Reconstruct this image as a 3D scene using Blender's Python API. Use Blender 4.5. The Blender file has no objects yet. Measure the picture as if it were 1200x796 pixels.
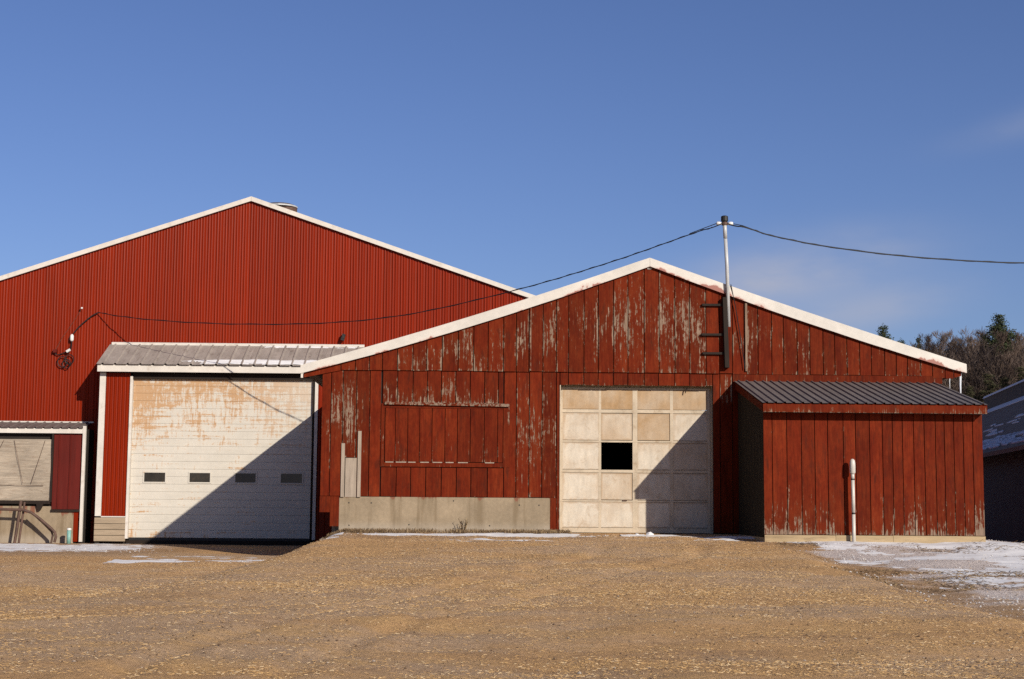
import bpy, bmesh, math, random
import numpy as np
from mathutils import Vector, Matrix

random.seed(7)
np.random.seed(7)
C = bpy.context.scene.collection
scene = bpy.context.scene

# ------------------------------------------------------------------ camera
EYE = Vector((0.0, -29.0, 0.58))
cam_d = bpy.data.cameras.new('camera')
cam = bpy.data.objects.new('camera', cam_d)
C.objects.link(cam)
R_ = Vector((0.9996107, -0.02683004, 0.00765462))
U_ = Vector((-0.01051312, -0.10807551, 0.9940871))
F_ = Vector((0.02584412, 0.99378058, 0.10831551))
m = Matrix.Identity(4)
for i in range(3):
    m[i][0] = R_[i]; m[i][1] = U_[i]; m[i][2] = -F_[i]; m[i][3] = EYE[i]
cam.matrix_world = m
cam_d.sensor_width = 36.0
cam_d.lens = 36.0 * 1752.35 / 1200.0
cam_d.clip_start = 0.1
cam_d.clip_end = 4000.0
scene.camera = cam

# ------------------------------------------------------------------ light
SUN_TRAVEL = Vector((-0.6505, 1.0, -0.5167)).normalized()
EL = math.asin(-SUN_TRAVEL.z)
AZ = math.atan2(-SUN_TRAVEL.x, -SUN_TRAVEL.y)      # clockwise from +Y
SUN_STRENGTH, SKY_STRENGTH, EXPOSURE = 5.0, 0.05, 0.28
SKY_TINT = (0.98, 1.08, 1.56, 1)

world = bpy.data.worlds.new('World')
scene.world = world
world.use_nodes = True
wn = world.node_tree.nodes
wl = world.node_tree.links
wn.clear()
wo = wn.new('ShaderNodeOutputWorld')
bg = wn.new('ShaderNodeBackground')
bg.inputs['Strength'].default_value = SKY_STRENGTH
sky = wn.new('ShaderNodeTexSky')
sky.sky_type = 'NISHITA'
sky.sun_disc = False
sky.sun_elevation = EL
sky.sun_rotation = AZ
sky.altitude = 200
sky.air_density = 1.0
sky.dust_density = 0.8
sky.ozone_density = 2.0
# two faint wisps of cirrus, each at its own bearing and height over a soft noise
tcw = wn.new('ShaderNodeTexCoord')
spw = wn.new('ShaderNodeSeparateXYZ')
wl.new(tcw.outputs['Generated'], spw.inputs[0])


def wm(op, a, b=None, clamp=False):
    nd = wn.new('ShaderNodeMath'); nd.operation = op; nd.use_clamp = clamp
    for i, q in enumerate((a, b)):
        if q is None: continue
        if isinstance(q, (int, float)): nd.inputs[i].default_value = q
        else: wl.new(q, nd.inputs[i])
    return nd.outputs[0]


w_az = wm('ARCTAN2', spw.outputs[0], spw.outputs[1])
w_el = wm('ARCSINE', spw.outputs[2])
cmb = wn.new('ShaderNodeCombineXYZ')
wl.new(w_az, cmb.inputs[0]); wl.new(wm('MULTIPLY', w_el, 2.6), cmb.inputs[1])
nzw = wn.new('ShaderNodeTexNoise')
nzw.inputs['Scale'].default_value = 13.0
nzw.inputs['Detail'].default_value = 5.0
nzw.inputs['Roughness'].default_value = 0.5
wl.new(cmb.outputs[0], nzw.inputs['Vector'])
wisp = None
for az0, el0, sa, se, amt in ((0.205, 0.150, 0.075, 0.020, 0.75), (0.262, 0.126, 0.06, 0.014, 0.5), (0.375, 0.243, 0.05, 0.010, 0.22)):
    da = wm('DIVIDE', wm('SUBTRACT', w_az, az0), sa)
    de = wm('DIVIDE', wm('SUBTRACT', wm('SUBTRACT', w_el, el0), wm('MULTIPLY', wm('SUBTRACT', w_az, az0), 0.18)), se)
    g = wm('POWER', 2.718, wm('MULTIPLY', wm('ADD', wm('MULTIPLY', da, da), wm('MULTIPLY', de, de)), -1.0))
    g = wm('MULTIPLY', g, amt)
    wisp = g if wisp is None else wm('ADD', wisp, g)
wisp = wm('MULTIPLY', wisp, wm('SUBTRACT', wm('MULTIPLY', nzw.outputs['Fac'], 2.2), 0.35, True), True)
mxw = wn.new('ShaderNodeMix')
mxw.data_type = 'RGBA'
mxw.inputs['B'].default_value = (7.4, 6.9, 5.7, 1)
wl.new(wisp, mxw.inputs['Factor'])
wl.new(sky.outputs['Color'], mxw.inputs['A'])
tint = wn.new('ShaderNodeMix')                  # deep winter blue of the film stock
tint.data_type = 'RGBA'
tint.blend_type = 'MULTIPLY'
tint.inputs['Factor'].default_value = 1.0
tint.inputs['B'].default_value = SKY_TINT
wl.new(mxw.outputs['Result'], tint.inputs['A'])
wl.new(tint.outputs['Result'], bg.inputs['Color'])
wl.new(bg.outputs['Background'], wo.inputs['Surface'])

sun_d = bpy.data.lights.new('sun', 'SUN')
sun_d.energy = SUN_STRENGTH
sun_d.angle = math.radians(0.5)
sun_d.color = (1.0, 0.925, 0.80)
sun = bpy.data.objects.new('sun', sun_d)
sun.rotation_euler = SUN_TRAVEL.to_track_quat('-Z', 'Y').to_euler()
sun.location = (30, -40, 40)
C.objects.link(sun)

scene.cycles.use_denoising = False           # keep the grain of the surfaces
scene.view_settings.view_transform = 'Standard'
scene.view_settings.look = 'None'
scene.view_settings.gamma = 1.0
scene.view_settings.use_curve_mapping = False
scene.view_settings.exposure = EXPOSURE

# ------------------------------------------------------------------ helpers
ORIG = {}          # object -> world offset of its mesh coordinates


class MB:
    """collects vertices and faces"""
    def __init__(s):
        s.v = []; s.f = []; s.uv = {}

    def add(s, vs, fs):
        o = len(s.v)
        s.v += [tuple(p) for p in vs]
        s.f += [tuple(i + o for i in f) for f in fs]
        return s

    def hexa(s, a, b):
        """a: four points of one cap (ccw seen from outside), b: the other cap"""
        return s.add(list(a) + list(b), [(3, 2, 1, 0), (4, 5, 6, 7), (0, 1, 5, 4), (1, 2, 6, 5), (2, 3, 7, 6), (3, 0, 4, 7)])

    def box(s, x0, x1, y0, y1, z0, z1):
        return s.hexa([(x0, y0, z0), (x1, y0, z0), (x1, y1, z0), (x0, y1, z0)],
                      [(x0, y0, z1), (x1, y0, z1), (x1, y1, z1), (x0, y1, z1)])

    def board(s, x0, x1, y0, y1, zb0, zb1, zt0, zt1):
        """vertical board with sloped ends"""
        return s.hexa([(x0, y0, zb0), (x1, y0, zb1), (x1, y1, zb1), (x0, y1, zb0)],
                      [(x0, y0, zt0), (x1, y0, zt1), (x1, y1, zt1), (x0, y1, zt0)])

    def tube(s, pts, rad, n=6, cap=True):
        pts = [Vector(p) for p in pts]
        if not isinstance(rad, (list, tuple)):
            rad = [rad] * len(pts)
        o = len(s.v)
        ref = None
        for i, p in enumerate(pts):
            t = (pts[min(i + 1, len(pts) - 1)] - pts[max(i - 1, 0)])
            if t.length < 1e-9:
                t = Vector((0, 0, 1))
            t.normalize()
            if ref is None:
                ref = Vector((1, 0, 0)) if abs(t.x) < 0.8 else Vector((0, 0, 1))
            u = (ref - t * ref.dot(t))
            if u.length < 1e-6:
                u = t.orthogonal()
            u.normalize()
            ref = u
            w = t.cross(u)
            for k in range(n):
                a = 2 * math.pi * k / n
                s.v.append(tuple(p + (u * math.cos(a) + w * math.sin(a)) * rad[i]))
        for i in range(len(pts) - 1):
            for k in range(n):
                a = o + i * n + k; b = o + i * n + (k + 1) % n
                s.f.append((a, b, b + n, a + n))
        if cap:
            s.f.append(tuple(o + k for k in reversed(range(n))))
            e = o + (len(pts) - 1) * n
            s.f.append(tuple(e + k for k in range(n)))
        return s

    def disc_y(s, x, y, z, r, n=10, dy=0.01):
        return s.tube([(x, y, z), (x, y + dy, z)], r, n)


def obj(name, mb, mat, parent=None, smooth=False, loc=None):
    """one mesh object; the collected coordinates are world coordinates"""
    off = ORIG.get(parent, Vector((0, 0, 0))) if parent else Vector((0, 0, 0))
    if loc is not None:
        off = Vector(loc)
    me = bpy.data.meshes.new(name)
    me.from_pydata([(p[0] - off.x, p[1] - off.y, p[2] - off.z) for p in mb.v], [], mb.f)
    if mat:
        me.materials.append(mat)
    if smooth:
        me.polygons.foreach_set('use_smooth', [True] * len(me.polygons))
    me.update()
    o = bpy.data.objects.new(name, me)
    C.objects.link(o)
    if parent:
        o.parent = parent
    elif loc is not None:
        o.location = loc
    ORIG[o] = off
    return o


def tag(o, label=None, cat=None, group=None, kind=None):
    if label: o['label'] = label
    if cat: o['category'] = cat
    if group: o['group'] = group
    if kind: o['kind'] = kind
    return o


def thing(name, label, cat, loc, group=None):
    o = bpy.data.objects.new(name, None)
    o.empty_display_size = 0.3
    o.location = loc
    C.objects.link(o)
    ORIG[o] = Vector(loc)
    return tag(o, label, cat, group)


# value noise in numpy
_P = np.random.RandomState(3).rand(256, 256)


def vnoise(x, y):
    xi = np.floor(x).astype(int); yi = np.floor(y).astype(int)
    fx = x - xi; fy = y - yi
    fx = fx * fx * (3 - 2 * fx); fy = fy * fy * (3 - 2 * fy)
    g = lambda a, b: _P[a % 256, b % 256]
    return ((g(xi, yi) * (1 - fx) + g(xi + 1, yi) * fx) * (1 - fy) +
            (g(xi, yi + 1) * (1 - fx) + g(xi + 1, yi + 1) * fx) * fy)


def fbm(x, y, octv=4, gain=0.5):
    s = 0; a = 1; t = 0
    for i in range(octv):
        s = s + a * vnoise(x * 2 ** i + 17.3 * i, y * 2 ** i - 9.1 * i); t += a; a *= gain
    return s / t


def sstep(a, b, x):
    t = np.clip((x - a) / (b - a), 0, 1)
    return t * t * (3 - 2 * t)


# ------------------------------------------------------------------ materials
ALB = 0.76          # every colour below is written for a white card of 1.0; this brings them to true albedo


class NT:
    def __init__(s, name):
        s.m = bpy.data.materials.new(name)
        s.m.use_nodes = True
        s.t = s.m.node_tree
        s.bsdf = s.t.nodes['Principled BSDF']
        s.bsdf.inputs['Specular IOR Level'].default_value = 0.3

    def n(s, typ, **kw):
        nd = s.t.nodes.new(typ)
        for k, v in kw.items():
            if k in ('operation', 'data_type', 'attribute_type', 'attribute_name', 'blend_type', 'clamp', 'feature', 'noise_dimensions', 'interpolation_type'):
                setattr(nd, k, v)
        return nd

    def l(s, a, b):
        s.t.links.new(a, b)

    def val(s, x):
        return x

    def math(s, op, a, b=None, clamp=False):
        nd = s.n('ShaderNodeMath', operation=op)
        nd.use_clamp = clamp
        for i, q in enumerate((a, b)):
            if q is None: continue
            if isinstance(q, (int, float)): nd.inputs[i].default_value = q
            else: s.l(q, nd.inputs[i])
        return nd.outputs[0]

    def coord(s, kind='Object', scale=(1, 1, 1), rnd=0.0):
        tc = s.n('ShaderNodeTexCoord')
        v = tc.outputs[kind]
        if rnd:
            oi = s.n('ShaderNodeObjectInfo')
            cx = s.n('ShaderNodeCombineXYZ')
            q = s.math('MULTIPLY', oi.outputs['Random'], rnd)
            for i in range(3): s.l(q, cx.inputs[i])
            ad = s.n('ShaderNodeVectorMath', operation='ADD')
            s.l(v, ad.inputs[0]); s.l(cx.outputs[0], ad.inputs[1])
            v = ad.outputs[0]
        mp = s.n('ShaderNodeMapping')
        mp.inputs['Scale'].default_value = scale
        s.l(v, mp.inputs['Vector'])
        return mp.outputs[0]

    def noise(s, vec, scale=5.0, detail=5.0, rough=0.55, dist=0.0):
        nd = s.n('ShaderNodeTexNoise')
        nd.inputs['Scale'].default_value = scale
        nd.inputs['Detail'].default_value = detail
        nd.inputs['Roughness'].default_value = rough
        nd.inputs['Distortion'].default_value = dist
        s.l(vec, nd.inputs['Vector'])
        return nd.outputs['Fac']

    def rng(s, x, a, b, c=0.0, d=1.0, smooth=False):
        nd = s.n('ShaderNodeMapRange')
        if smooth: nd.interpolation_type = 'SMOOTHSTEP'
        for k, q in (('From Min', a), ('From Max', b), ('To Min', c), ('To Max', d)):
            if isinstance(q, (int, float)): nd.inputs[k].default_value = q
            else: s.l(q, nd.inputs[k])
        s.l(x, nd.inputs['Value'])
        return nd.outputs['Result']

    def mix(s, f, a, b, mode='MIX'):
        nd = s.n('ShaderNodeMix', data_type='RGBA', blend_type=mode)
        for k, q in (('Factor', f), ('A', a), ('B', b)):
            sock = [i for i in nd.inputs if i.name == k and i.enabled][0]
            if isinstance(q, (int, float)): sock.default_value = q
            elif isinstance(q, tuple): sock.default_value = (*q, 1.0)
            else: s.l(q, sock)
        return [o for o in nd.outputs if o.enabled][0]

    def attr(s, name):
        nd = s.n('ShaderNodeAttribute', attribute_type='OBJECT')
        nd.attribute_name = name
        return nd.outputs['Fac']

    def sep(s, vec):
        nd = s.n('ShaderNodeSeparateXYZ')
        s.l(vec, nd.inputs[0])
        return nd.outputs

    def bright(s, col, f):
        nd = s.n('ShaderNodeHueSaturation')
        s.l(col, nd.inputs['Color']) if not isinstance(col, tuple) else setattr(nd.inputs['Color'], 'default_value', (*col, 1))
        s.l(f, nd.inputs['Value'])
        return nd.outputs[0]

    def bump(s, h, strength=0.3, dist=0.01):
        nd = s.n('ShaderNodeBump')
        nd.inputs['Strength'].default_value = strength
        nd.inputs['Distance'].default_value = dist
        s.l(h, nd.inputs['Height'])
        s.l(nd.outputs[0], s.bsdf.inputs['Normal'])

    def out(s, col=None, rough=0.7, metal=0.0, spec=None):
        if isinstance(col, tuple): s.bsdf.inputs['Base Color'].default_value = (*[ALB * q for q in col], 1)
        elif col is not None: s.l(s.mix(1.0, col, (ALB, ALB, ALB), 'MULTIPLY'), s.bsdf.inputs['Base Color'])
        if isinstance(rough, (int, float)): s.bsdf.inputs['Roughness'].default_value = rough
        else: s.l(rough, s.bsdf.inputs['Roughness'])
        s.bsdf.inputs['Metallic'].default_value = metal
        if spec is not None: s.bsdf.inputs['Specular IOR Level'].default_value = spec
        return s.m


def mat_board(name, red, bare):
    t = NT(name)
    v = t.coord('Object', (4.5, 4.5, 0.8), 40.0)
    n1 = t.noise(v, 1.0, 6.0, 0.62, 0.5)
    v2 = t.coord('Object', (34.0, 34.0, 1.5), 70.0)
    n2 = t.noise(v2, 1.0, 6.0, 0.68, 0.3)
    v3 = t.coord('Object', (22.0, 22.0, 9.0), 55.0)
    n3 = t.noise(v3, 1.0, 4.0, 0.7)
    nn = t.math('ADD', t.math('ADD', t.math('MULTIPLY', n1, 0.24), t.math('MULTIPLY', n2, 0.47)), t.math('MULTIPLY', n3, 0.29))
    g = t.sep(t.coord('Generated'))
    ex = t.math('MULTIPLY', t.math('ABSOLUTE', t.math('SUBTRACT', g[0], 0.5)), 2.0)
    worn = t.math('ADD', t.rng(ex, 0.80, 1.0, 0, 0.05), t.rng(g[2], 0.06, 0.0, 0, 0.05))
    nn = t.math('ADD', nn, worn)
    z = t.sep(t.coord('Object'))[2]
    dz = t.math('ABSOLUTE', t.math('SUBTRACT', z, t.attr('peel_z')))
    w = t.math('SUBTRACT', 1.0, t.math('DIVIDE', dz, t.attr('peel_h')), clamp=True)
    w = t.math('MULTIPLY', t.math('POWER', w, 0.7), t.attr('peel'))
    thr = t.math('SUBTRACT', 0.638, t.math('MULTIPLY', w, 0.150))
    mask = t.rng(nn, thr, t.math('ADD', thr, 0.028), smooth=True)
    # red coat: per board tone, blotches, grain streaks
    oi = t.n('ShaderNodeObjectInfo')
    tone = t.rng(oi.outputs['Random'], 0, 1, 0.80, 1.16)
    vb = t.coord('Object', (3.0, 3.0, 0.9), 10.0)
    nb = t.noise(vb, 1.6, 5.0, 0.6)
    tone = t.math('MULTIPLY', tone, t.rng(nb, 0.28, 0.72, 0.66, 1.28))
    tone = t.math('MULTIPLY', tone, t.rng(n2, 0.25, 0.75, 0.70, 1.25))
    tone = t.math('MULTIPLY', tone, t.rng(n3, 0.3, 0.7, 0.78, 1.2))
    rc = t.bright(t.mix(t.rng(nb, 0.3, 0.7), red, (red[0] * 0.86, red[1] * 1.25, red[2] * 1.3)), tone)
    grime = t.noise(t.coord('Object', (7.0, 7.0, 1.6), 90.0), 1.3, 6.0, 0.65, 0.4)
    rc = t.mix(t.rng(grime, 0.52, 0.70, 0, 0.62, True), rc, (0.052, 0.012, 0.006))
    # thin worn fringe where the primer shows pink-brown
    thin = t.rng(nn, t.math('SUBTRACT', thr, 0.07), thr, 0.0, 0.35)
    rc = t.mix(thin, rc, (red[0] * 0.75, red[1] * 2.2, red[2] * 2.6))
    ng = t.noise(t.coord('Object', (60.0, 60.0, 3.0), 20.0), 1.0, 4.0, 0.6)
    bc = t.bright(t.mix(t.noise(vb, 3.0, 3.0), bare, (bare[0] * 0.62, bare[1] * 0.55, bare[2] * 0.48)), t.rng(ng, 0.3, 0.7, 0.6, 1.15))
    col = t.mix(mask, rc, bc)
    t.bump(t.math('ADD', t.math('MULTIPLY', ng, 0.6), t.math('MULTIPLY', mask, -0.9)), 0.5, 0.008)
    return t.out(col, t.rng(mask, 0, 1, 0.78, 0.92), spec=0.07)


def mat_paint(name, col, var=0.25, scale=3.0, rough=0.5, dirt=None, dirt_amt=0.4, spec=0.35, stretch=(1, 1, 1), bump=0.1, dirt_lo=0.5, dirt_hi=0.75, rnd=0.0):
    t = NT(name)
    v = t.coord('Object', stretch, 13.0)
    a = t.noise(v, scale, 6.0, 0.6)
    b = t.noise(v, scale * 9, 4.0, 0.65)
    c = t.bright(col, t.math('MULTIPLY', t.rng(a, 0.25, 0.75, 1 - var, 1 + var), t.rng(b, 0.2, 0.8, 1 - var * 0.5, 1 + var * 0.5)))
    if rnd:
        c = t.bright(c, t.rng(t.n('ShaderNodeObjectInfo').outputs['Random'], 0, 1, 1 - rnd, 1 + rnd))
    if dirt:
        d = t.noise(v, scale * 1.7, 8.0, 0.7, 0.4)
        c = t.mix(t.rng(d, dirt_lo, dirt_hi, 0, dirt_amt, True), c, dirt)
    if bump: t.bump(b, bump, 0.004)
    return t.out(c, rough, spec=spec)


RED_OLD = (0.155, 0.0150, 0.0035)
M = {}
M['red_boards'] = mat_board('peeling_red_boards', RED_OLD, (0.36, 0.26, 0.195))
M['bare_wood'] = mat_paint('bare_grey_wood', (0.37, 0.30, 0.235), 0.22, 2.0, 0.85, (0.16, 0.12, 0.09), 0.6, 0.2, (8, 8, 0.8), 0.3)
M['sheathing'] = mat_paint('tarred_sheathing', (0.025, 0.018, 0.014), 0.3, 4, 0.9)
M['red_metal'] = mat_paint('red_enamelled_steel', (0.215, 0.0150, 0.0015), 0.12, 0.6, 0.36, (0.160, 0.014, 0.002), 0.6, 0.09, (2.2, 2.2, 0.35), 0.0, rnd=0.07)
M['red_metal_dull'] = mat_paint('dull_red_steel', (0.11, 0.012, 0.008), 0.25, 1.5, 0.6, (0.08, 0.02, 0.014), 0.5, 0.12, (6, 6, 0.5), 0.0)
M['white_trim'] = mat_paint('white_trim_paint', (0.67, 0.615, 0.55), 0.12, 2.0, 0.5, (0.40, 0.32, 0.25), 0.6, 0.3)
M['grey_roof'] = mat_paint('weathered_galvanised_roof', (0.33, 0.285, 0.25), 0.22, 1.6, 0.6, (0.13, 0.10, 0.08), 0.75, 0.4, (3, 1, 1), 0.05)
M['dark_roof'] = mat_paint('dull_brown_grey_roof', (0.15, 0.125, 0.115), 0.2, 1.6, 0.6, (0.08, 0.06, 0.055), 0.6, 0.4, (4, 1, 1), 0.05)
M['plank'] = mat_paint('weathered_plank', (0.36, 0.275, 0.19), 0.25, 1.5, 0.85, (0.17, 0.11, 0.07), 0.6, 0.2, (0.7, 6, 9), 0.3)
M['beam'] = mat_paint('old_sill_timber', (0.42, 0.31, 0.18), 0.2, 1.5, 0.85, (0.17, 0.12, 0.07), 0.7, 0.2, (0.8, 6, 7), 0.3)
M['dark_wood_and_shade'] = mat_paint('dark_timber_and_shade', (0.022, 0.014, 0.010), 0.3, 3, 0.8, None, 0, 0.2, (9, 9, 1), 0.3)  # real dark timber, and also pieces whose shade is painted in
M['shaded_side_boards'] = mat_paint('shade_darkened_boards', (0.034, 0.028, 0.019), 0.35, 2, 0.9, (0.06, 0.045, 0.03), 0.4, 0.1, (9, 9, 0.8), 0.3)  # left shed wall: its deep shade is put into the board colour
M['black'] = mat_paint('black_rubber', (0.012, 0.011, 0.011), 0.2, 5, 0.6)
M['rusty_pipe'] = mat_paint('rusty_steel_pipe', (0.10, 0.055, 0.04), 0.4, 6, 0.7, (0.2, 0.10, 0.06), 0.6)
M['galv'] = mat_paint('galvanised_pipe', (0.50, 0.50, 0.50), 0.12, 4, 0.4, (0.3, 0.28, 0.26), 0.5, 0.5)
M['porcelain'] = mat_paint('white_porcelain', (0.75, 0.73, 0.70), 0.05, 4, 0.25)
M['pvc'] = mat_paint('white_plastic_pipe', (0.56, 0.52, 0.465), 0.14, 3, 0.4, (0.4, 0.33, 0.25), 0.45)
M['green'] = mat_paint('pale_green_plastic', (0.22, 0.42, 0.37), 0.12, 5, 0.5)
M['pane'] = mat_paint('dark_window_plastic', (0.03, 0.025, 0.018), 0.4, 3, 0.25, (0.10, 0.07, 0.04), 0.5, 0.5)
M['ice'] = mat_paint('icicle_ice', (0.72, 0.76, 0.82), 0.08, 6, 0.15, None, 0, 0.5)
M['snow'] = mat_paint('old_snow', (0.80, 0.78, 0.78), 0.05, 4, 0.8, (0.5, 0.40, 0.32), 0.35, 0.2, (1, 1, 1), 0.3, 0.55, 0.75)
M['stone'] = mat_paint('field_stone', (0.30, 0.25, 0.20), 0.3, 6, 0.9, (0.14, 0.10, 0.07), 0.5)


def mat_concrete():
    t = NT('stained_concrete')
    v = t.coord('Object', (1, 1, 1))
    a = t.noise(v, 1.3, 6, 0.6); b = t.noise(v, 14, 6, 0.7)
    drip = t.noise(t.coord('Object', (5.0, 5.0, 0.5)), 1.2, 6, 0.6)
    c = t.bright((0.325, 0.25, 0.168), t.math('MULTIPLY', t.rng(a, 0.25, 0.75, 0.75, 1.2), t.rng(b, 0.2, 0.8, 0.8, 1.15)))
    c = t.mix(t.rng(drip, 0.46, 0.68, 0, 0.7, True), c, (0.20, 0.145, 0.088))
    zz = t.sep(t.coord('Object'))[2]
    rd = t.math('ADD', drip, t.rng(zz, 0.50, 0.68, -0.25, 0.10))
    c = t.mix(t.rng(rd, 0.60, 0.68, 0, 0.6, True), c, (0.22, 0.05, 0.03))
    z = t.sep(t.coord('Object'))[2]
    low = t.math('MULTIPLY', t.rng(z, 0.24, 0.02, 0, 1, True), t.rng(a, 0.3, 0.6, 0.4, 1))
    c = t.mix(t.math('MULTIPLY', low, 0.5), c, (0.48, 0.42, 0.35))
    t.bump(b, 0.3, 0.005)
    return t.out(c, 0.9, spec=0.15)


M['concrete'] = mat_concrete()


def mat_rust_door():
    """old white steel slats with rust weeping out of the joints"""
    t = NT('rust_stained_white_steel')
    tc = t.coord('Object')
    s = t.sep(tc)
    z = s[2]; x = s[0]
    n1 = t.noise(t.coord('Object', (1.6, 1, 3.0)), 1.0, 8, 0.68, 0.3)
    n2 = t.noise(t.coord('Object', (14, 1, 3.0)), 1.0, 6, 0.7)
    n3 = t.noise(t.coord('Object', (0.9, 1, 12.0)), 1.0, 4, 0.6)
    nn = t.math('ADD', t.math('MULTIPLY', n1, 0.55), t.math('MULTIPLY', n2, 0.45))
    top = t.rng(z, 1.7, 3.75, 0.0, 0.21)
    left = t.rng(x, 1.2, 0.1, 0.0, 0.06)
    bot = t.rng(z, 0.45, 0.1, 0.0, 0.09)
    bands = t.rng(n3, 0.5, 0.72, -0.05, 0.11, True)
    lvl = t.math('ADD', t.math('ADD', nn, top), t.math('ADD', t.math('ADD', left, bands), bot))
    drip = t.noise(t.coord('Object', (12, 1, 1.1)), 1.0, 6, 0.7)
    spk = t.noise(t.coord('Object', (9, 1, 22)), 2.0, 5, 0.7)
    lvl = t.math('ADD', lvl, t.math('ADD', t.math('MULTIPLY', t.math('SUBTRACT', drip, 0.5), 0.42), t.math('MULTIPLY', t.math('SUBTRACT', spk, 0.5), 0.30)))
    rust = t.rng(lvl, 0.555, 0.70, 0, 0.80, True)
    # rust thins away to the right-hand half of the door
    rust = t.math('MULTIPLY', rust, t.rng(x, 4.9, 2.6, 0.28, 1.0))
    # streaks that weep down from a joint
    base = t.bright((0.66, 0.605, 0.52), t.math('MULTIPLY', t.rng(n1, 0.25, 0.75, 0.88, 1.08), t.rng(n2, 0.2, 0.8, 0.92, 1.05)))
    dirt = t.rng(n2, 0.55, 0.75, 0, 0.25, True)
    base = t.mix(dirt, base, (0.48, 0.39, 0.28))
    c = t.mix(rust, base, t.mix(n2, (0.52, 0.27, 0.09), (0.42, 0.20, 0.06)))
    t.bump(n2, 0.08, 0.003)
    return t.out(c, 0.55, spec=0.3)


M['rust_door'] = mat_rust_door()


def mat_panel_door():
    t = NT('stained_fibreglass_panel')
    v = t.coord('Object', (1, 1, 1), 30.0)
    a = t.noise(v, 1.7, 7, 0.62, 0.3); b = t.noise(t.coord('Object', (7, 1, 1.5), 9.0), 1.5, 6, 0.65); f = t.noise(v, 28, 5, 0.7)
    tone = t.attr('tone')
    k = t.math('ADD', tone, t.rng(a, 0.3, 0.7, -0.28, 0.28), clamp=True)
    c = t.mix(k, (0.64, 0.56, 0.455), (0.40, 0.245, 0.115))
    c = t.bright(c, t.math('MULTIPLY', t.rng(b, 0.25, 0.75, 0.82, 1.1), t.rng(f, 0.2, 0.8, 0.88, 1.1)))
    st = t.rng(t.noise(v, 4.5, 8, 0.72, 0.8), 0.56, 0.66, 0, 0.35, True)
    c = t.mix(st, c, (0.34, 0.22, 0.12))
    g = t.sep(t.coord('Generated'))
    mx = t.math('MAXIMUM', t.math('ABSOLUTE', t.math('SUBTRACT', g[0], .5)), t.math('ABSOLUTE', t.math('SUBTRACT', g[2], .5)))
    ed = t.math('ADD', t.rng(mx, .36, .5, -.22, .16), t.math('ADD', t.rng(g[2], .55, 1.0, 0, .10), t.math('MULTIPLY', t.math('SUBTRACT', b, .5), .9)))
    c = t.mix(t.rng(ed, 0.0, 0.22, 0, 0.5, True), c, (0.36, 0.225, 0.115))
    t.bump(f, 0.1, 0.003)
    return t.out(c, 0.6, spec=0.25)


M['door_panel'] = mat_panel_door()
M['door_frame'] = mat_paint('door_rail_paint', (0.54, 0.445, 0.33), 0.18, 3, 0.7, (0.30, 0.19, 0.10), 0.7, 0.2)


def mat_rake():
    """white metal edge smeared with red paint along its lower edge"""
    t = NT('smeared_white_rake')
    uv = t.n('ShaderNodeTexCoord').outputs['UV']
    vv = t.sep(uv)[1]
    v = t.coord('Object')
    n1 = t.noise(v, 1.1, 5, 0.6); n2 = t.noise(v, 7, 6, 0.7)
    base = t.bright((0.69, 0.64, 0.575), t.math('MULTIPLY', t.rng(n1, 0.3, 0.7, 0.86, 1.06), t.rng(n2, 0.25, 0.75, 0.88, 1.05)))
    lim = t.rng(n1, 0.50, 0.74, -0.14, 0.70)
    edge = t.math('SUBTRACT', t.math('ADD', lim, t.rng(n2, 0.3, 0.7, -0.12, 0.12)), vv)
    c = t.mix(t.rng(edge, 0, 0.10, 0, 0.9, True), base, (0.22, 0.035, 0.02))
    c = t.mix(t.rng(edge, -0.2, 0.05, 0, 0.3, True), c, (0.50, 0.22, 0.16))
    return t.out(c, 0.5, spec=0.35)


M['rake'] = mat_rake()


def mat_curtain():
    t = NT('dusty_plastic_curtain')
    v = t.coord('Object', (1.2, 1, 4.0))
    a = t.noise(t.coord('Object', (0.7, 1, 7.0)), 1.5, 8, 0.68, 1.6); b = t.noise(t.coord('Object', (1, 1, 5)), 5, 6, 0.7, 1.4)
    c = t.bright((0.38, 0.31, 0.235), t.rng(a, 0.3, 0.7, 0.62, 1.25))
    c = t.mix(t.rng(b, 0.52, 0.66, 0, 0.55, True), c, (0.24, 0.155, 0.10))
    t.bump(a, 0.5, 0.02)
    return t.out(c, 0.6, spec=0.3)


M['curtain'] = mat_curtain()


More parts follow.
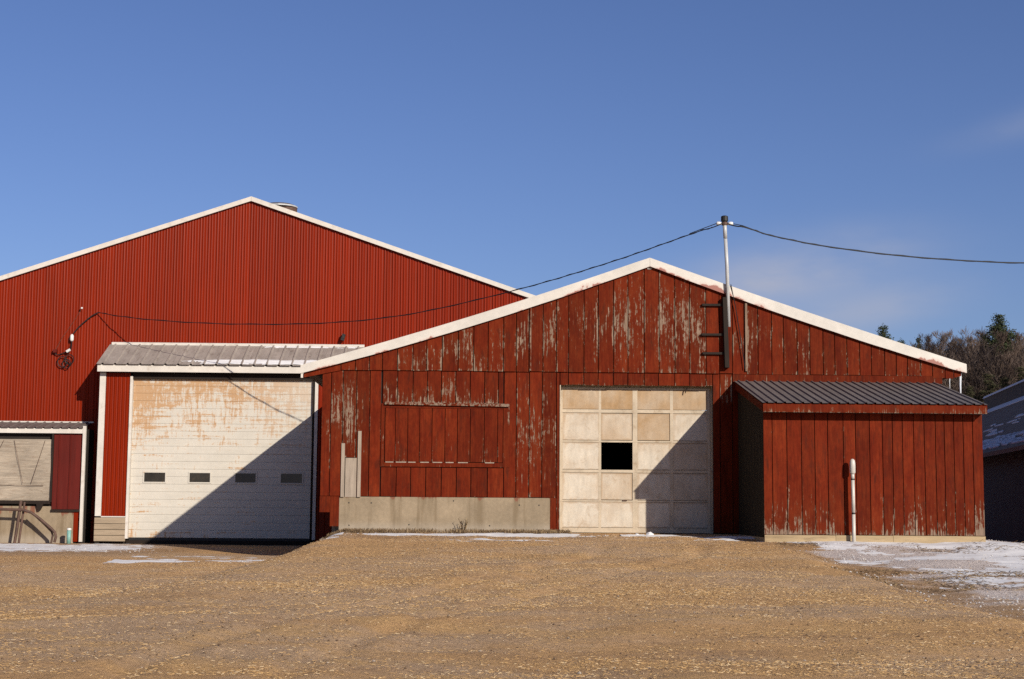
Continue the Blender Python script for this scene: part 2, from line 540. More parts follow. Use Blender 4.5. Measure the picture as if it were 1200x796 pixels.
def mat_ground():
    t = NT('strawy_mud')
    v = t.coord('Object')
    a = t.noise(t.coord('Object', (0.6, 1.3, 1)), 0.32, 7, 0.62, 0.5)
    b = t.noise(t.coord('Object', (0.7, 1.8, 1)), 1.1, 7, 0.65, 0.3)
    f = t.noise(v, 16, 8, 0.78)
    g = t.noise(t.coord('Object', (1, 1.5, 1)), 60, 6, 0.8)
    c = t.mix(t.rng(a, 0.42, 0.58, 0, 1, True), (0.63, 0.375, 0.175), (0.60, 0.40, 0.24))
    c = t.mix(t.rng(b, 0.48, 0.66, 0, 0.75, True), c, (0.67, 0.41, 0.185))
    c = t.mix(t.rng(b, 0.46, 0.34, 0, 0.5, True), c, (0.43, 0.26, 0.14))
    at = t.n('ShaderNodeAttribute', attribute_type='GEOMETRY')
    at.attribute_name = 'frost'
    fr = t.math('ADD', at.outputs['Fac'], t.math('MULTIPLY', t.math('SUBTRACT', t.math('ADD', t.math('MULTIPLY', b, .5), t.math('MULTIPLY', f, .5)), 0.5), 1.5))
    fr = t.math('MULTIPLY', t.rng(fr, 0.25, 0.75, 0, 0.85, True), t.rng(at.outputs['Fac'], 0.0, 0.08))
    damp = t.math('MULTIPLY', t.rng(at.outputs['Fac'], 0.0, 0.10), t.math('SUBTRACT', 1.0, fr))
    c = t.mix(t.math('MULTIPLY', damp, 0.45), c, (0.30, 0.185, 0.11))
    c = t.mix(fr, c, (0.69, 0.615, 0.585))
    c = t.bright(c, t.math('MULTIPLY', t.rng(f, 0.27, 0.73, 0.64, 1.30), t.rng(g, 0.27, 0.73, 0.50, 1.48)))
    c = t.mix(t.rng(f, 0.60, 0.74, 0, 0.6, True), c, (0.22, 0.13, 0.07))
    t.bump(t.math('ADD', f, t.math('MULTIPLY', g, 0.6)), 0.8, 0.035)
    return t.out(c, 0.95, spec=0.1)


M['ground'] = mat_ground()


def mat_island(name, c1, c2, c3=None, rough=0.7):
    t = NT(name)
    g = t.n('ShaderNodeNewGeometry')
    r = g.outputs['Random Per Island']
    c = t.mix(r, c1, c2)
    if c3: c = t.mix(t.rng(r, 0.8, 0.81), c, c3)
    return t.out(c, rough, spec=0.2)


M['straw'] = mat_island('straw', (0.50, 0.30, 0.125), (0.60, 0.385, 0.17), (0.74, 0.56, 0.34))
M['dead_grass'] = mat_island('dead_grass', (0.10, 0.062, 0.033), (0.20, 0.125, 0.062), (0.36, 0.25, 0.13))
M['bark'] = mat_paint('grey_bark', (0.115, 0.085, 0.066), 0.25, 3, 0.9, None, 0, 0.1)
M['twigs'] = mat_island('winter_twigs', (0.125, 0.085, 0.065), (0.085, 0.060, 0.048), (0.16, 0.12, 0.10), 0.9)
M['needles'] = mat_island('pine_needles', (0.030, 0.042, 0.018), (0.050, 0.060, 0.026), (0.065, 0.065, 0.03), 0.9)
M['needles_dark'] = mat_island('hemlock_needles', (0.035, 0.036, 0.016), (0.055, 0.05, 0.024), (0.07, 0.055, 0.032), 0.9)
M['hill'] = mat_paint('leaf_littered_hillside', (0.075, 0.052, 0.034), 0.3, 0.4, 0.95)
M['shingle'] = mat_paint('dark_asphalt_roof', (0.24, 0.135, 0.075), 0.3, 1.2, 0.85, (0.13, 0.075, 0.045), 0.7)
M['dark_wall'] = mat_paint('dark_brown_siding', (0.075, 0.052, 0.036), 0.3, 2, 0.85)

# ------------------------------------------------------------------ ground
def ground_z(x, y):
    x = np.asarray(x, float); y = np.asarray(y, float)
    base = np.where(y < 0, 0.0345 * y, 0.0)
    base = np.where(y < -29, -1.0 + 0.004 * (y + 29), base)
    # yard on the left lies lower
    D = 0.43 * sstep(-16.0, -3.5, y) + 0.06
    wl_ = 1.1 + 0.16 * np.clip(-y, 0, 20)
    left = sstep(-2.35 - 0.02 * np.clip(-y, 0, 20) + 0.0, -2.35 - wl_, x)
    z = base - D * left
    # small dip against the foundation's left end, and dip before the garage door
    z = z - 0.05 * np.exp(-((x + 4.6) / 1.6) ** 2 - ((y - 3.0) / 4.0) ** 2)
    # shoulder right of the drive
    edge = 5.15 + 0.25 * (fbm(y * 0.5 + 3, y * 0 + 1.7) - 0.5) * 2 + 0.0 * y
    sh = sstep(edge - 0.15, edge + 0.55, x) * sstep(-2.9, -5.5, y) * (1 - sstep(-14, -19, y))
    z = z - 0.12 * sh
    z = z - np.clip(x - 9.0, 0, 12) * 0.075 * sstep(-9, -1, y)
    z = z + 0.028 * np.exp(-((y + 2.9) / 1.2) ** 2) * sstep(4.6, 5.4, x) * sstep(11, 9, x)
    # a low ridge of muck at the left foreground
    z = z + 0.11 * np.exp(-((x + 5.7) / 0.9) ** 2 - ((y + 9.6) / 0.5) ** 2)
    # ruts and lumps
    open_ = sstep(0.6, -1.2, y) * sstep(-60, -40, y)
    z = z + (fbm(x * 0.5, y * 0.7, 3) - 0.5) * 0.13 * sstep(-0.5, -3.5, y)
    z = z + (fbm(x * 1.9 + 5, y * 2.3, 4) - 0.5) * 0.055 * (open_ * 0.9 + 0.1)
    # two old tyre tracks that swing from the lower left up to the panelled door
    for off in (-0.8, 0.8):
        xc = 3.1 + off - 5.0 * sstep(-3.0, -19.0, y) * (1 + .06 * off)
        d_ = np.abs(x - xc)
        k_ = sstep(-1.5, -4.0, y) * sstep(-26, -22, y)
        z = z + k_ * (0.022 * np.exp(-((d_ - .24) / .09) ** 2) - 0.035 * np.exp(-(d_ / .15) ** 2)) * (.4 + .9 * fbm(x * .8, y * .5 + 7, 2))
    return z


def graded(lo, hi, step, far_lo, far_hi, n):
    mid = list(np.arange(lo, hi + 1e-6, step))
    a = lo - (lo - far_lo) * (np.linspace(0, 1, n + 1)[1:] ** 2.6)
    b = hi + (far_hi - hi) * (np.linspace(0, 1, n + 1)[1:] ** 2.6)
    return np.array(list(a[::-1]) + mid + list(b))


gx = graded(-14.5, 15.5, 0.11, -900, 900, 24)
gy = graded(-19.0, 9.0, 0.11, -300, 1800, 24)
GX, GY = np.meshgrid(gx, gy)
GZ = ground_z(GX, GY)
NX, NY = len(gx), len(gy)
verts = np.stack([GX, GY, GZ], -1).reshape(-1, 3)
ii = (np.arange(NY - 1)[:, None] * NX + np.arange(NX - 1)[None, :]).reshape(-1)
faces = np.stack([ii, ii + 1, ii + NX + 1, ii + NX], -1)
me = bpy.data.meshes.new('ground')
me.from_pydata(verts.tolist(), [], faces.tolist())
fr_n = fbm(GX * .8 + 4, GY * 1.1, 5, .6)
FX = GX + 2.2 * (fbm(GX * 1.3 + 9, GY * 1.3, 4, .6) - .5)
frost = sstep(4.9, 6.8, FX) * sstep(-16.5, -9.0, GY) * (.70 + 1.7 * (fr_n - .42)) + .65 * sstep(-6.5, -3.4, GY) * sstep(5.3, 7.4, FX) + .35 * sstep(7.5, 9.5, GX) * sstep(-10, -6, GY)
frost = np.maximum(frost, (.75 * np.exp(-((GY - 4.6) / 2.6) ** 2) * sstep(-5.4, -8.2, GX)) * (.6 + fr_n * .7))
frost = np.maximum(frost, .45 * np.exp(-((GY + 1.0) / .7) ** 2) * sstep(-2.6, -1.2, GX) * sstep(2.8, 1.6, GX) * (.5 + fr_n))
at = me.attributes.new('frost', 'FLOAT', 'POINT')
at.data.foreach_set('value', np.clip(frost, 0, 1).reshape(-1).astype(np.float32))
me.materials.append(M['ground'])
me.polygons.foreach_set('use_smooth', [True] * len(me.polygons))
gnd = bpy.data.objects.new('ground', me)
C.objects.link(gnd)
tag(gnd, kind='structure')

# ------------------------------------------------------------------ wooden barn
barn = thing('wooden_barn', 'low gabled barn of peeling red boards with a cream panelled door', 'barn', (-2.92, 0, 0))
BO = ORIG[barn]


def rake_bot(x):
    if x < 3.45:
        u = (x + 3.318) / (3.451 + 3.318)
        return 3.032 + (5.205 - 3.032) * u - 4 * 0.10 * u * (1 - u)
    u = (x - 3.451) / (9.614 - 3.451)
    return 5.205 + (3.169 - 5.205) * u - 4 * 0.07 * u * (1 - u)


def rake_top(x):
    if x < 3.44:
        u = (x + 3.338) / (3.435 + 3.338)
        return 3.189 + (5.375 - 3.189) * u - 4 * 0.072 * u * (1 - u)
    u = (x - 3.435) / (9.66 - 3.435)
    return 5.375 + (3.337 - 5.375) * u - 4 * 0.028 * u * (1 - u)


def rboard(parent, x0, x1, zb, zt, y=0.0, th=0.026, peel=0.1, pz=None, ph=1.0, gap=0.016, name='board', mat=None, jig=0.004):
    """zt: number or function of x; zb: number or function"""
    a, b = x0 + gap / 2, x1 - gap / 2
    dy = random.uniform(0, jig)
    f = zt if callable(zt) else (lambda q: zt)
    g = zb if callable(zb) else (lambda q: zb)
    jb = random.uniform(-0.006, 0.006)
    mb = MB().board(a, b, y - dy, y + th, g(a) + jb, g(b) + jb, f(a), f(b))
    o = obj(name, mb, mat or M['red_boards'], parent)
    o['peel'] = float(peel)
    zz = (pz if pz is not None else (g(a) + f(a)) / 2)
    o['peel_z'] = float(zz - ORIG[parent].z)
    o['peel_h'] = float(ph)
    return o


up_x = [-2.56, -2.28, -2.01, -1.76, -1.47, -1.17, -0.9, -0.6, -0.29, 0.01, 0.29, 0.59, 0.84, 1.11, 1.36, 1.62, 1.86, 2.16, 2.44, 2.74, 3.02, 3.34, 3.63, 3.94, 4.23, 4.55, 4.81, 5.07, 5.35, 5.57, 5.84, 6.07, 6.34, 6.59, 6.85, 7.08, 7.32, 7.57, 7.8, 8.06, 8.29, 8.51, 8.77, 9.0, 9.25, 9.42]
up_peel = [.3, .45, .35, .5, (.75, 3.25), (.8, 3.25), (.9, 3.3), (.7, 3.6), .85, (.85, 3.25), .7, .6, .85, .55, .85, .6, .6, .75, .75, .9, .75, .7, .85, .85, 1.1, .25, .3, (.85, 3.7), .85, (.65, 3.9), .6, .55, .5, .4, .45, .3, .5, .3, .4, .3, (.5, 3.15), (.6, 3.3), .25, .3, .2, .2]
JOINT = 3.115
for i in range(len(up_x) - 1):
    p = up_peel[i]
    pz = None
    if isinstance(p, tuple): p, pz = p
    zc = rake_bot((up_x[i] + up_x[i + 1]) / 2)
    hgt = zc - JOINT
    if up_x[i + 1] > 9.2 or hgt < 0.05: zb = 3.06
    elif up_x[i] > 5.0: zb = 3.105
    else: zb = JOINT
    rboard(barn, up_x[i], up_x[i + 1], zb, lambda q: rake_bot(q) + 0.035, y=-0.032, th=0.028, peel=p, pz=pz, ph=0.45 if pz else max(0.9, hgt * 0.75), jig=0.008)
# little triangle of cladding that runs out under the eaves at both ends
mb = MB().board(-3.28, -2.57, -0.032, -0.004, 2.955, 3.10, rake_bot(-3.28) + 0.03, rake_bot(-2.57) + 0.03)
o = obj('eave_board', mb, M['red_boards'], barn); o['peel'] = .2; o['peel_z'] = 3.0; o['peel_h'] = 1.0
mb = MB().board(9.43, 9.57, -0.032, -0.004, 3.075, 3.11, rake_bot(9.43) + 0.03, rake_bot(9.57) + 0.03)
o = obj('eave_board', mb, M['red_boards'], barn); o['peel'] = .2; o['peel_z'] = 3.0; o['peel_h'] = 1.0

LOW_B = 0.677
low = [(-2.92, -2.74, .6, 2.2), (-2.74, -2.51, .9, 2.2), (-2.51, -2.25, .95, 2.3), (-2.25, -1.99, .75, 2.3), (-1.99, -1.77, .4, 2.0)]
for i, (a, b, p, pz) in enumerate(low):
    zb = LOW_B
    if a == -2.51: zb = 1.422            # the rest of this board is bare replacement wood
    rboard(barn, a, b, zb, JOINT + 0.03, peel=p, pz=pz, ph=1.1)
for a, b, zt in ((-2.52, -2.455, 1.69), (-2.44, -2.225, 1.41), (-2.205, -2.14, 1.93)):
    o = obj('bare_board', MB().box(a, b, -0.03 if b - a < .1 else -0.006, 0.02, 0.66, zt), M['bare_wood'], barn)
    o['label'] = 'bare unpainted patch board'
# skirt that hangs past the foundation at the left corner
for a, b, zb in ((-2.92, -2.72, 0.371), (-2.72, -2.545, 0.10)):
    rboard(barn, a, b, zb, LOW_B - 0.004, peel=.25, pz=0.2, ph=.4, gap=0.003)
ab = [-1.75, -1.46, -1.16, -0.88, -0.61, -0.33, -0.05, 0.23, 0.5, 0.60]
abp = [.85, .75, .8, .75, .95, .75, .6, .6, .1]
for i in range(9):
    rboard(barn, ab[i], ab[i + 1], 2.485, JOINT + 0.03, peel=abp[i], pz=2.52 if i not in (0, 4) else 2.75, ph=0.42)
bl = [-1.76, -1.46, -1.18, -0.89, -0.59, -0.3, -0.02, 0.3, 0.61]
for i in range(8):
    rboard(barn, bl[i], bl[i + 1], LOW_B, 1.235, peel=.12)
rb = [(0.61, 0.85, .3), (0.85, 1.10, .75), (1.10, 1.35, .75), (1.35, 1.63, .65), (1.63, 1.695, .6)]
for a, b, p in rb:
    rboard(barn, a, b, LOW_B if b < 1.5 else (LOW_B if b < 1.65 else 0.03), JOINT + 0.03, peel=p, ph=1.6)
rboard(barn, 1.515, 1.63, 0.03, LOW_B - .004, peel=.3, gap=.004)
od = [1.695, 1.86, 2.16, 2.44, 2.74, 3.02, 3.34, 3.62, 3.94, 4.23, 4.55, 4.68]
for i in range(len(od) - 1):
    rboard(barn, od[i], od[i + 1], 2.865, JOINT + 0.03, peel=.5, pz=2.87, ph=.25)
rr = [(4.68, 4.82, .2), (4.82, 5.06, .85), (5.06, 5.30, .4)]
for a, b, p in rr:
    rboard(barn, a, b, 0.02, JOINT + 0.03 if a < 5.0 else 2.95, peel=p, pz=2.9, ph=.5)
x = 5.30
while x < 9.19:
    b = min(x + 0.29, 9.196)
    rboard(barn, x, b, 0.0, 2.94, peel=.1)
    x = b
o = obj('trim_board', MB().box(5.07, 9.19, -0.030, 0.0, 2.955, 3.10), M['red_boards'], barn)
o['peel'] = .42; o['peel_z'] = 2.96; o['peel_h'] = 0.2

# batten strip, long since peeled, on the gable
o = obj('batten', MB().board(5.315, 5.355, -0.075, -0.042, 3.16, 3.16, 4.50, 4.49), M['red_boards'], barn)
o['peel'] = 1.35; o['peel_z'] = 3.9; o['peel_h'] = 6.0
o = obj('batten', MB().board(1.10, 1.128, -0.07, -0.042, 3.13, 3.13, 4.37, 4.36), M['red_boards'], barn)
o['peel'] = .95; o['peel_z'] = 3.9; o['peel_h'] = 4.0

# sheathing and shell behind the boards
sh = MB()
sh.box(-2.88, 1.69, 0.034, 0.12, 0.68, 3.2); sh.box(1.69, 4.69, 0.034, 0.12, 2.875, 3.2); sh.box(4.69, 9.17, 0.034, 0.12, -0.3, 3.2)
sh.hexa([(-2.88, .034, 3.2), (-2.88, .12, 3.2), (3.45, .12, 5.19), (3.45, .034, 5.19)][::-1], [(9.17, .034, 3.2), (9.17, .12, 3.2), (3.46, .12, 5.19), (3.46, .034, 5.19)][::-1])
obj('sheathing', sh, M['sheathing'], barn)
side = MB()
side.box(-2.90, -2.80, 0.13, 7.6, 0.37, 3.15)
side.box(-2.90, -2.80, 7.6, 20, -0.6, 3.15)
side.box(9.06, 9.18, 0.13, 20, -0.9, 3.15)
side.hexa([(-2.79, 19.9, -0.6), (9.05, 19.9, -0.6), (9.05, 20, -0.6), (-2.79, 20, -0.6)], [(-2.79, 19.9, 3.1), (9.05, 19.9, 3.1), (9.05, 20, 3.1), (-2.79, 20, 3.1)])
side.add([(-2.79, 19.95, 3.1), (9.05, 19.95, 3.1), (3.45, 19.95, 5.1)], [(0, 2, 1)])
o = obj('side_wall', side, M['red_boards'], barn); o['peel'] = .3; o['peel_z'] = 1.5; o['peel_h'] = 3.0

# rakes: white edge strips that sag with the roof
for (xa, xb) in ((-3.335, 3.443), (3.447, 9.655)):
    N = 24
    mb = MB(); uvs = []
    xs = [xa + (xb - xa) * i / N for i in range(N + 1)]
    for q in xs:
        t_ = (q - xa) / (xb - xa)
        zt = rake_top(q); zb = rake_bot(min(max(q, -3.318), 9.614)) + 0.012 * (fbm(np.array([q * 1.7]), np.array([2.2]), 3)[0] - 0.5)
        if q > 9.6: zb = 3.165
        mb.v += [(q, -0.105, zb), (q, -0.105, zt), (q, -0.065, zt), (q, -0.065, zb)]
    for i in range(N):
        a = i * 4
        for k in range(4):
            mb.f.append((a + k, a + (k + 1) % 4, a + 4 + (k + 1) % 4, a + 4 + k)[::-1])
    mb.f += [(0, 1, 2, 3), tuple(N * 4 + k for k in (3, 2, 1, 0))]
    o = obj('rake', mb, M['rake'], barn)
    uv = o.data.uv_layers.new(name='UVMap')
    for lp in o.data.loops:
        k = lp.vertex_index % 4
        uv.data[lp.index].uv = (lp.vertex_index // 4 / N, 1.0 if k in (1, 2) else 0.0)
obj('eave_end', MB().box(-3.325, -3.285, -0.10, -0.06, 2.945, 3.025), M['white_trim'], barn)
rf = MB()
for (xa, xb) in ((-3.30, 3.44), (3.445, 9.63)):
    N = 12
    for i in range(N):
        a = xa + (xb - xa) * i / N; b = xa + (xb - xa) * (i + 1) / N
        ye = 7.7 if b < -2.7 else 20.2
        rf.hexa([(a, -0.062, rake_top(a) - .14), (b, -0.062, rake_top(b) - .14), (b, ye, rake_top(b) - .14), (a, ye, rake_top(a) - .14)],
                [(a, -0.062, rake_top(a) - .012), (b, -0.062, rake_top(b) - .012), (b, ye, rake_top(b) - .012), (a, ye, rake_top(a) - .012)])
rf.box(3.40, 3.49, -0.05, 20.2, 5.15, 5.235)
sf_ = MB().box(9.19, 9.30, 0.03, 20.1, 3.06, 3.22)
sf_.box(-3.02, -2.905, 0.03, 7.6, 3.0, 3.12)
obj('soffit', sf_, M['sheathing'], barn)
obj('roof', rf, M['grey_roof'], barn)

# foundation
fd = MB().board(-2.545, 1.512, 0.006, 0.35, -0.5, -0.5, LOW_B - 0.008, LOW_B - 0.008)
fd.box(-2.70, -2.55, 0.25, 7.5, -0.7, 0.36)
found = obj('foundation', fd, M['concrete'], barn)
for px_, pz_ in ((-2.36, .55), (-1.93, .55), (-0.35, .60), (0.92, .53), (1.30, .53), (-2.35, .12), (-1.2, .14), (0.35, .13)):
    obj('tie_hole', MB().disc_y(px_, 0.0045, pz_, 0.014, 8, 0.004), M['black'], found)

# shuttered hatch
hatch = MB()
hatch.box(-1.765, -1.70, -0.012, 0.03, 1.25, 2.47); hatch.box(0.60, 0.72, -0.006, 0.03, 1.25, 2.47)
hatch.box(-1.695, 0.595, -0.022, 0.03, 1.25, 1.335); hatch.box(-1.695, 0.595, -0.008, 0.03, 2.385, 2.44)
hatch = obj('hatch', hatch, M['red_boards'], barn); hatch['peel'] = .15; hatch['peel_z'] = 1.9; hatch['peel_h'] = 2.0
hb = [-1.69, -1.49, -1.25, -1.02, -0.78, -0.53, -0.29, -0.04, 0.23, 0.49, 0.595]
for i in range(10):
    rboard(hatch, hb[i], hb[i + 1], 1.345, 2.38, y=0.0, peel=.28, pz=1.5, ph=.6, gap=.012)
for i in range(9):                       # pale bare edge left along the hatch's lower rail
    if i == 7: continue
    obj('bare_edge', MB().box(hb[i] + .02, hb[i + 1] - random.uniform(.02, .07), -0.026, -0.0225, 1.328, 1.346), M['bare_wood'], hatch)
cap_ = obj('drip_cap', MB().hexa([(-1.70, -0.055, 2.447), (0.71, -0.055, 2.422), (0.71, 0.0, 2.427), (-1.70, 0.0, 2.452)],
                                [(-1.70, -0.055, 2.462), (0.71, -0.055, 2.437), (0.71, 0.0, 2.482), (-1.70, 0.0, 2.507)]), M['red_boards'], hatch)
cap_['peel'] = 1.05; cap_['peel_z'] = 2.46; cap_['peel_h'] = .5

# overhead door of twenty panels
DY = 0.18
frame = MB()
cols = [(1.76, 2.465), (2.515, 3.13), (3.225, 3.865), (3.925, 4.60)]
rows = [(0.115, 0.60), (0.645, 1.165), (1.235, 1.755), (1.805, 2.33), (2.41, 2.79)]
st_x = [(1.715, 1.76), (2.465, 2.515), (3.13, 3.225), (3.865, 3.925), (4.60, 4.645)]
for a, b in st_x: frame.box(a, b, DY - 0.004, DY + 0.04, 0.10, 2.82)
rl = [(0.012, 0.107), (0.606, 0.637), (1.172, 1.227), (1.762, 1.797), (2.338, 2.402), (2.795, 2.83)]
for a, b in rl: frame.box(1.715, 4.645, DY - 0.008, DY + 0.045, a, b)
door = obj('overhead_door', frame, M['door_frame'], barn)
tones = [[.02, .05, .12, .2], [.12, .38, .15, .3], [.12, None, .18, .3], [.15, .42, .72, .1], [.75, .78, .72, .78]]
for r, (z0, z1) in enumerate(rows):
    for c, (x0, x1) in enumerate(cols):
        if tones[r][c] is None: continue
        mb = MB()
        inset = 0.012 if (r, c) in ((3, 1), (3, 2), (1, 1)) else -0.002
        w = 0.008 if inset > 0 else -0.012
        e_ = 0.004 if inset > 0 else -0.001
        mb.box(x0 + e_ - (.018 if c == 1 and inset < 0 else 0), x1 - e_ + (.018 if c == 0 else 0), DY + inset, DY + inset + 0.02, z0 + e_, z1 - e_)
        o = obj('door_panel', mb, M['door_panel'], door)
        o['tone'] = tones[r][c]
obj('door_handle', MB().box(2.93, 3.02, DY - 0.03, DY - 0.009, 0.625, 0.64), M['rusty_pipe'], door)
jb = MB().box(1.695, 1.712, 0.0, 0.2, 0.0, 2.86)
jb.box(4.648, 4.675, 0.195, 0.25, 0.0, 2.86); jb.box(4.675, 4.80, 0.14, 0.25, 0.0, 2.95); jb.box(1.60, 4.675, 0.20, 0.25, 2.832, 2.95); jb.box(1.60, 1.695, 0.14, 0.25, 0.0, 2.83)
obj('door_jamb', jb, M['door_frame'], barn)
rag = MB().hexa([(4.150, .10, 2.73), (4.164, .10, 2.73), (4.164, .12, 2.73), (4.150, .12, 2.73)], [(4.175, .09, 2.84), (4.195, .09, 2.84), (4.195, .11, 2.84), (4.175, .11, 2.84)])
obj('hanging_scrap', rag, M['dark_wood_and_shade'], barn)

# ------------------------------------------------------------------ lean-to shed on the right
shed = thing('lean_to_shed', 'small red board shed with a low metal roof against the barn wall', 'shed', (5.16, -2.56, -0.08))
bx = [5.16, 5.32, 5.58, 5.84, 6.08, 6.31, 6.59, 6.81, 7.06, 7.29, 7.47, 7.65, 7.85, 8.04, 8.24, 8.4, 8.57, 8.74, 8.91, 9.09]
bp = [1.1, .85, .95, .8, .55, .8, .5, .5, .5, .75, .6, .85, .75, .6, .85, .65, .55, .75, 1.15]
for i in range(len(bx) - 1):
    rboard(shed, bx[i], bx[i + 1], 0.055, 2.34, y=-2.56, peel=bp[i], pz=0.05, ph=1.0, gap=0.014)
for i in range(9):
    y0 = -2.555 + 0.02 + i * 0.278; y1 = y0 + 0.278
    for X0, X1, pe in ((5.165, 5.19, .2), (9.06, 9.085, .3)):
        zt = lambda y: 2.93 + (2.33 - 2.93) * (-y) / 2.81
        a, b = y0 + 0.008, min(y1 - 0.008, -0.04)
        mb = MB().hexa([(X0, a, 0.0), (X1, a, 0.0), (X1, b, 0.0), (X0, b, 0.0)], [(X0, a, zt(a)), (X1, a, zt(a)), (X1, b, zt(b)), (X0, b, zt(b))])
        o = obj('board', mb, M['shaded_side_boards'] if X0 < 6 else M['red_boards'], shed); o['peel'] = pe; o['peel_z'] = .3; o['peel_h'] = 1.0  # left side gets the shade-darkened colour, right side stays red
lin = MB().box(5.20, 9.05, -2.525, -2.45, 0.0, 2.3)
for X0, X1 in ((5.195, 5.25), (9.0, 9.055)):
    lin.hexa([(X0, -2.44, 0), (X1, -2.44, 0), (X1, -0.05, 0), (X0, -0.05, 0)], [(X0, -2.44, 2.38), (X1, -2.44, 2.38), (X1, -0.05, 2.88), (X0, -0.05, 2.88)])
obj('sheathing', lin, M['sheathing'], shed)
for a, b in ((5.165, 6.42), (6.425, 7.44), (7.445, 9.085)):
    obj('sill_beam', MB().board(a, b, -2.59, -2.44, -0.3, -0.3, 0.045 + random.uniform(-.008, .006), 0.045), M['beam'], shed)
obj('sill_beam', MB().box(5.165, 5.26, -2.43, -0.05, -0.3, 0.0), M['beam'], shed)
fas = obj('fascia', MB().box(5.115, 9.098, -2.812, -2.785, 2.20, 2.352), M['red_boards'], shed)
fas['peel'] = .7; fas['peel_z'] = 2.28; fas['peel_h'] = 0.14
obj('soffit', MB().box(5.13, 9.08, -2.784, -2.595, 2.20, 2.22), M['dark_wood_and_shade'], shed)
for X0, X1 in ((5.105, 5.14), (9.06, 9.095)):
    mb = MB().hexa([(X0, -2.78, 2.22), (X1, -2.78, 2.22), (X1, -0.04, 2.80), (X0, -0.04, 2.80)], [(X0, -2.78, 2.35), (X1, -2.78, 2.35), (X1, -0.04, 2.945), (X0, -0.04, 2.945)])
    o = obj('barge_board', mb, M['red_boards'], shed); o['peel'] = .2; o['peel_z'] = 2.5; o['peel_h'] = 1.


def ribbed_sheet(x0, x1, n, prof, ends, mb=None, lift=Vector((0, 0, 1)), under=None):
    """corrugated sheet. prof: list of (u, h) across one period; ends(x) -> list of points along the run at x (height 0)"""
    mb = mb or MB()
    per = (x1 - x0) / n
    cols_ = []
    for k in range(n):
        for (u, h) in prof:
            cols_.append((x0 + (k + u) * per, h))
    cols_.append((x1, prof[0][1]))
    o = len(mb.v)
    L = None
    for (q, h) in cols_:
        pts = ends(q)
        L = len(pts)
        for p in pts:
            mb.v.append(tuple(Vector(p) + lift * h))
    for i in range(len(cols_) - 1):
        for j in range(L - 1):
            a = o + i * L + j
            mb.f.append((a, a + L, a + L + 1, a + 1))
    return mb


ROOF_PROF = [(0, 0), (.36, 0), (.43, .022), (.57, .022), (.64, 0)]
nrm = Vector((0, -0.603, 2.814)).normalized()
for k in range(5):
    a = 5.10 + k * 0.80; b = a + 0.798
    mb = ribbed_sheet(a, b, 5, ROOF_PROF, lambda q: [(q, -2.845, 2.362), (q, -1.4, 2.672), (q, -0.002, 2.972)], lift=nrm)
    mb2 = ribbed_sheet(a, b, 5, ROOF_PROF, lambda q: [(q, -0.002, 2.968), (q, -1.4, 2.668), (q, -2.845, 2.358)], mb, lift=nrm)
    obj('roof_sheet', mb, M['dark_roof'], shed)

# ------------------------------------------------------------------ metal barn
metal = thing('metal_barn', 'tall gabled barn of ribbed red steel with a white rake', 'barn', (-13.3, 8.74, -0.45))
MY = 8.74
AX, AZT = -5.695, 8.284


def mrake(x):
    return AZT - 0.340 * abs(x - AX)


RIB = [(0, 0), (.03, .022), (.07, .022), (.17, .013), (.20, 0), (.33, 0), (.36, .018), (.40, .018), (.49, .009), (.51, 0), (.72, 0), (.74, .006), (.82, 0)]
pw = 0.852
x = AX - 9 * pw
while x < AX + 9 * pw - 0.01:
    a, b = x, x + pw
    mb = ribbed_sheet(a, b - 0.003, 4, RIB, lambda q: [(q, MY, -0.8), (q, MY, 2.0), (q, MY, 5.0), (q, MY, mrake(q) - 0.06)], lift=Vector((0, -1, 0)))
    mb.f = [f[::-1] for f in mb.f] if False else mb.f
    obj('wall_panel', mb, M['red_metal'], metal)
    x = b
XL, XR = AX - 9 * pw, AX + 9 * pw
body = MB()
body.box(XL + .02, XL + .12, MY + .02, MY + 40, -0.9, mrake(XL) - .05)
body.box(XR - .12, XR - .02, MY + .02, MY + 40, -0.9, mrake(XR) - .05)
body.add([(XL, MY + .03, -0.9), (XR, MY + .03, -0.9), (XR, MY + .03, mrake(XR) - .1), (AX, MY + .03, AZT - .1), (XL, MY + .03, mrake(XL) - .1)], [(0, 1, 2, 3, 4)])
body.add([(XL, MY + 40, -0.9), (XR, MY + 40, -0.9), (XR, MY + 40, mrake(XR) - .1), (AX, MY + 40, AZT - .1), (XL, MY + 40, mrake(XL) - .1)], [(4, 3, 2, 1, 0)])
obj('wall', body, M['red_metal'], metal)
for sgn in (-1, 1):
    xe = AX + sgn * (9 * pw + .12)
    pa, pb = (AX + sgn * .002, xe)
    zt = lambda q: mrake(q)
    mb = MB().hexa([(pa, MY - .09, zt(pa) - .118), (pb, MY - .09, zt(pb) - .118), (pb, MY - .045, zt(pb) - .118), (pa, MY - .045, zt(pa) - .118)],
                   [(pa, MY - .09, zt(pa)), (pb, MY - .09, zt(pb)), (pb, MY - .045, zt(pb)), (pa, MY - .045, zt(pa))])
    obj('rake_trim', mb, M['white_trim'], metal)
    mb = MB().hexa([(pa, MY - .044, zt(pa) - .08), (pb, MY - .044, zt(pb) - .08), (pb, MY + 40.2, zt(pb) - .08), (pa, MY + 40.2, zt(pa) - .08)],
                   [(pa, MY - .044, zt(pa) - .01), (pb, MY - .044, zt(pb) - .01), (pb, MY + 40.2, zt(pb) - .01), (pa, MY + 40.2, zt(pa) - .01)])
    obj('roof', mb, M['grey_roof'], metal)
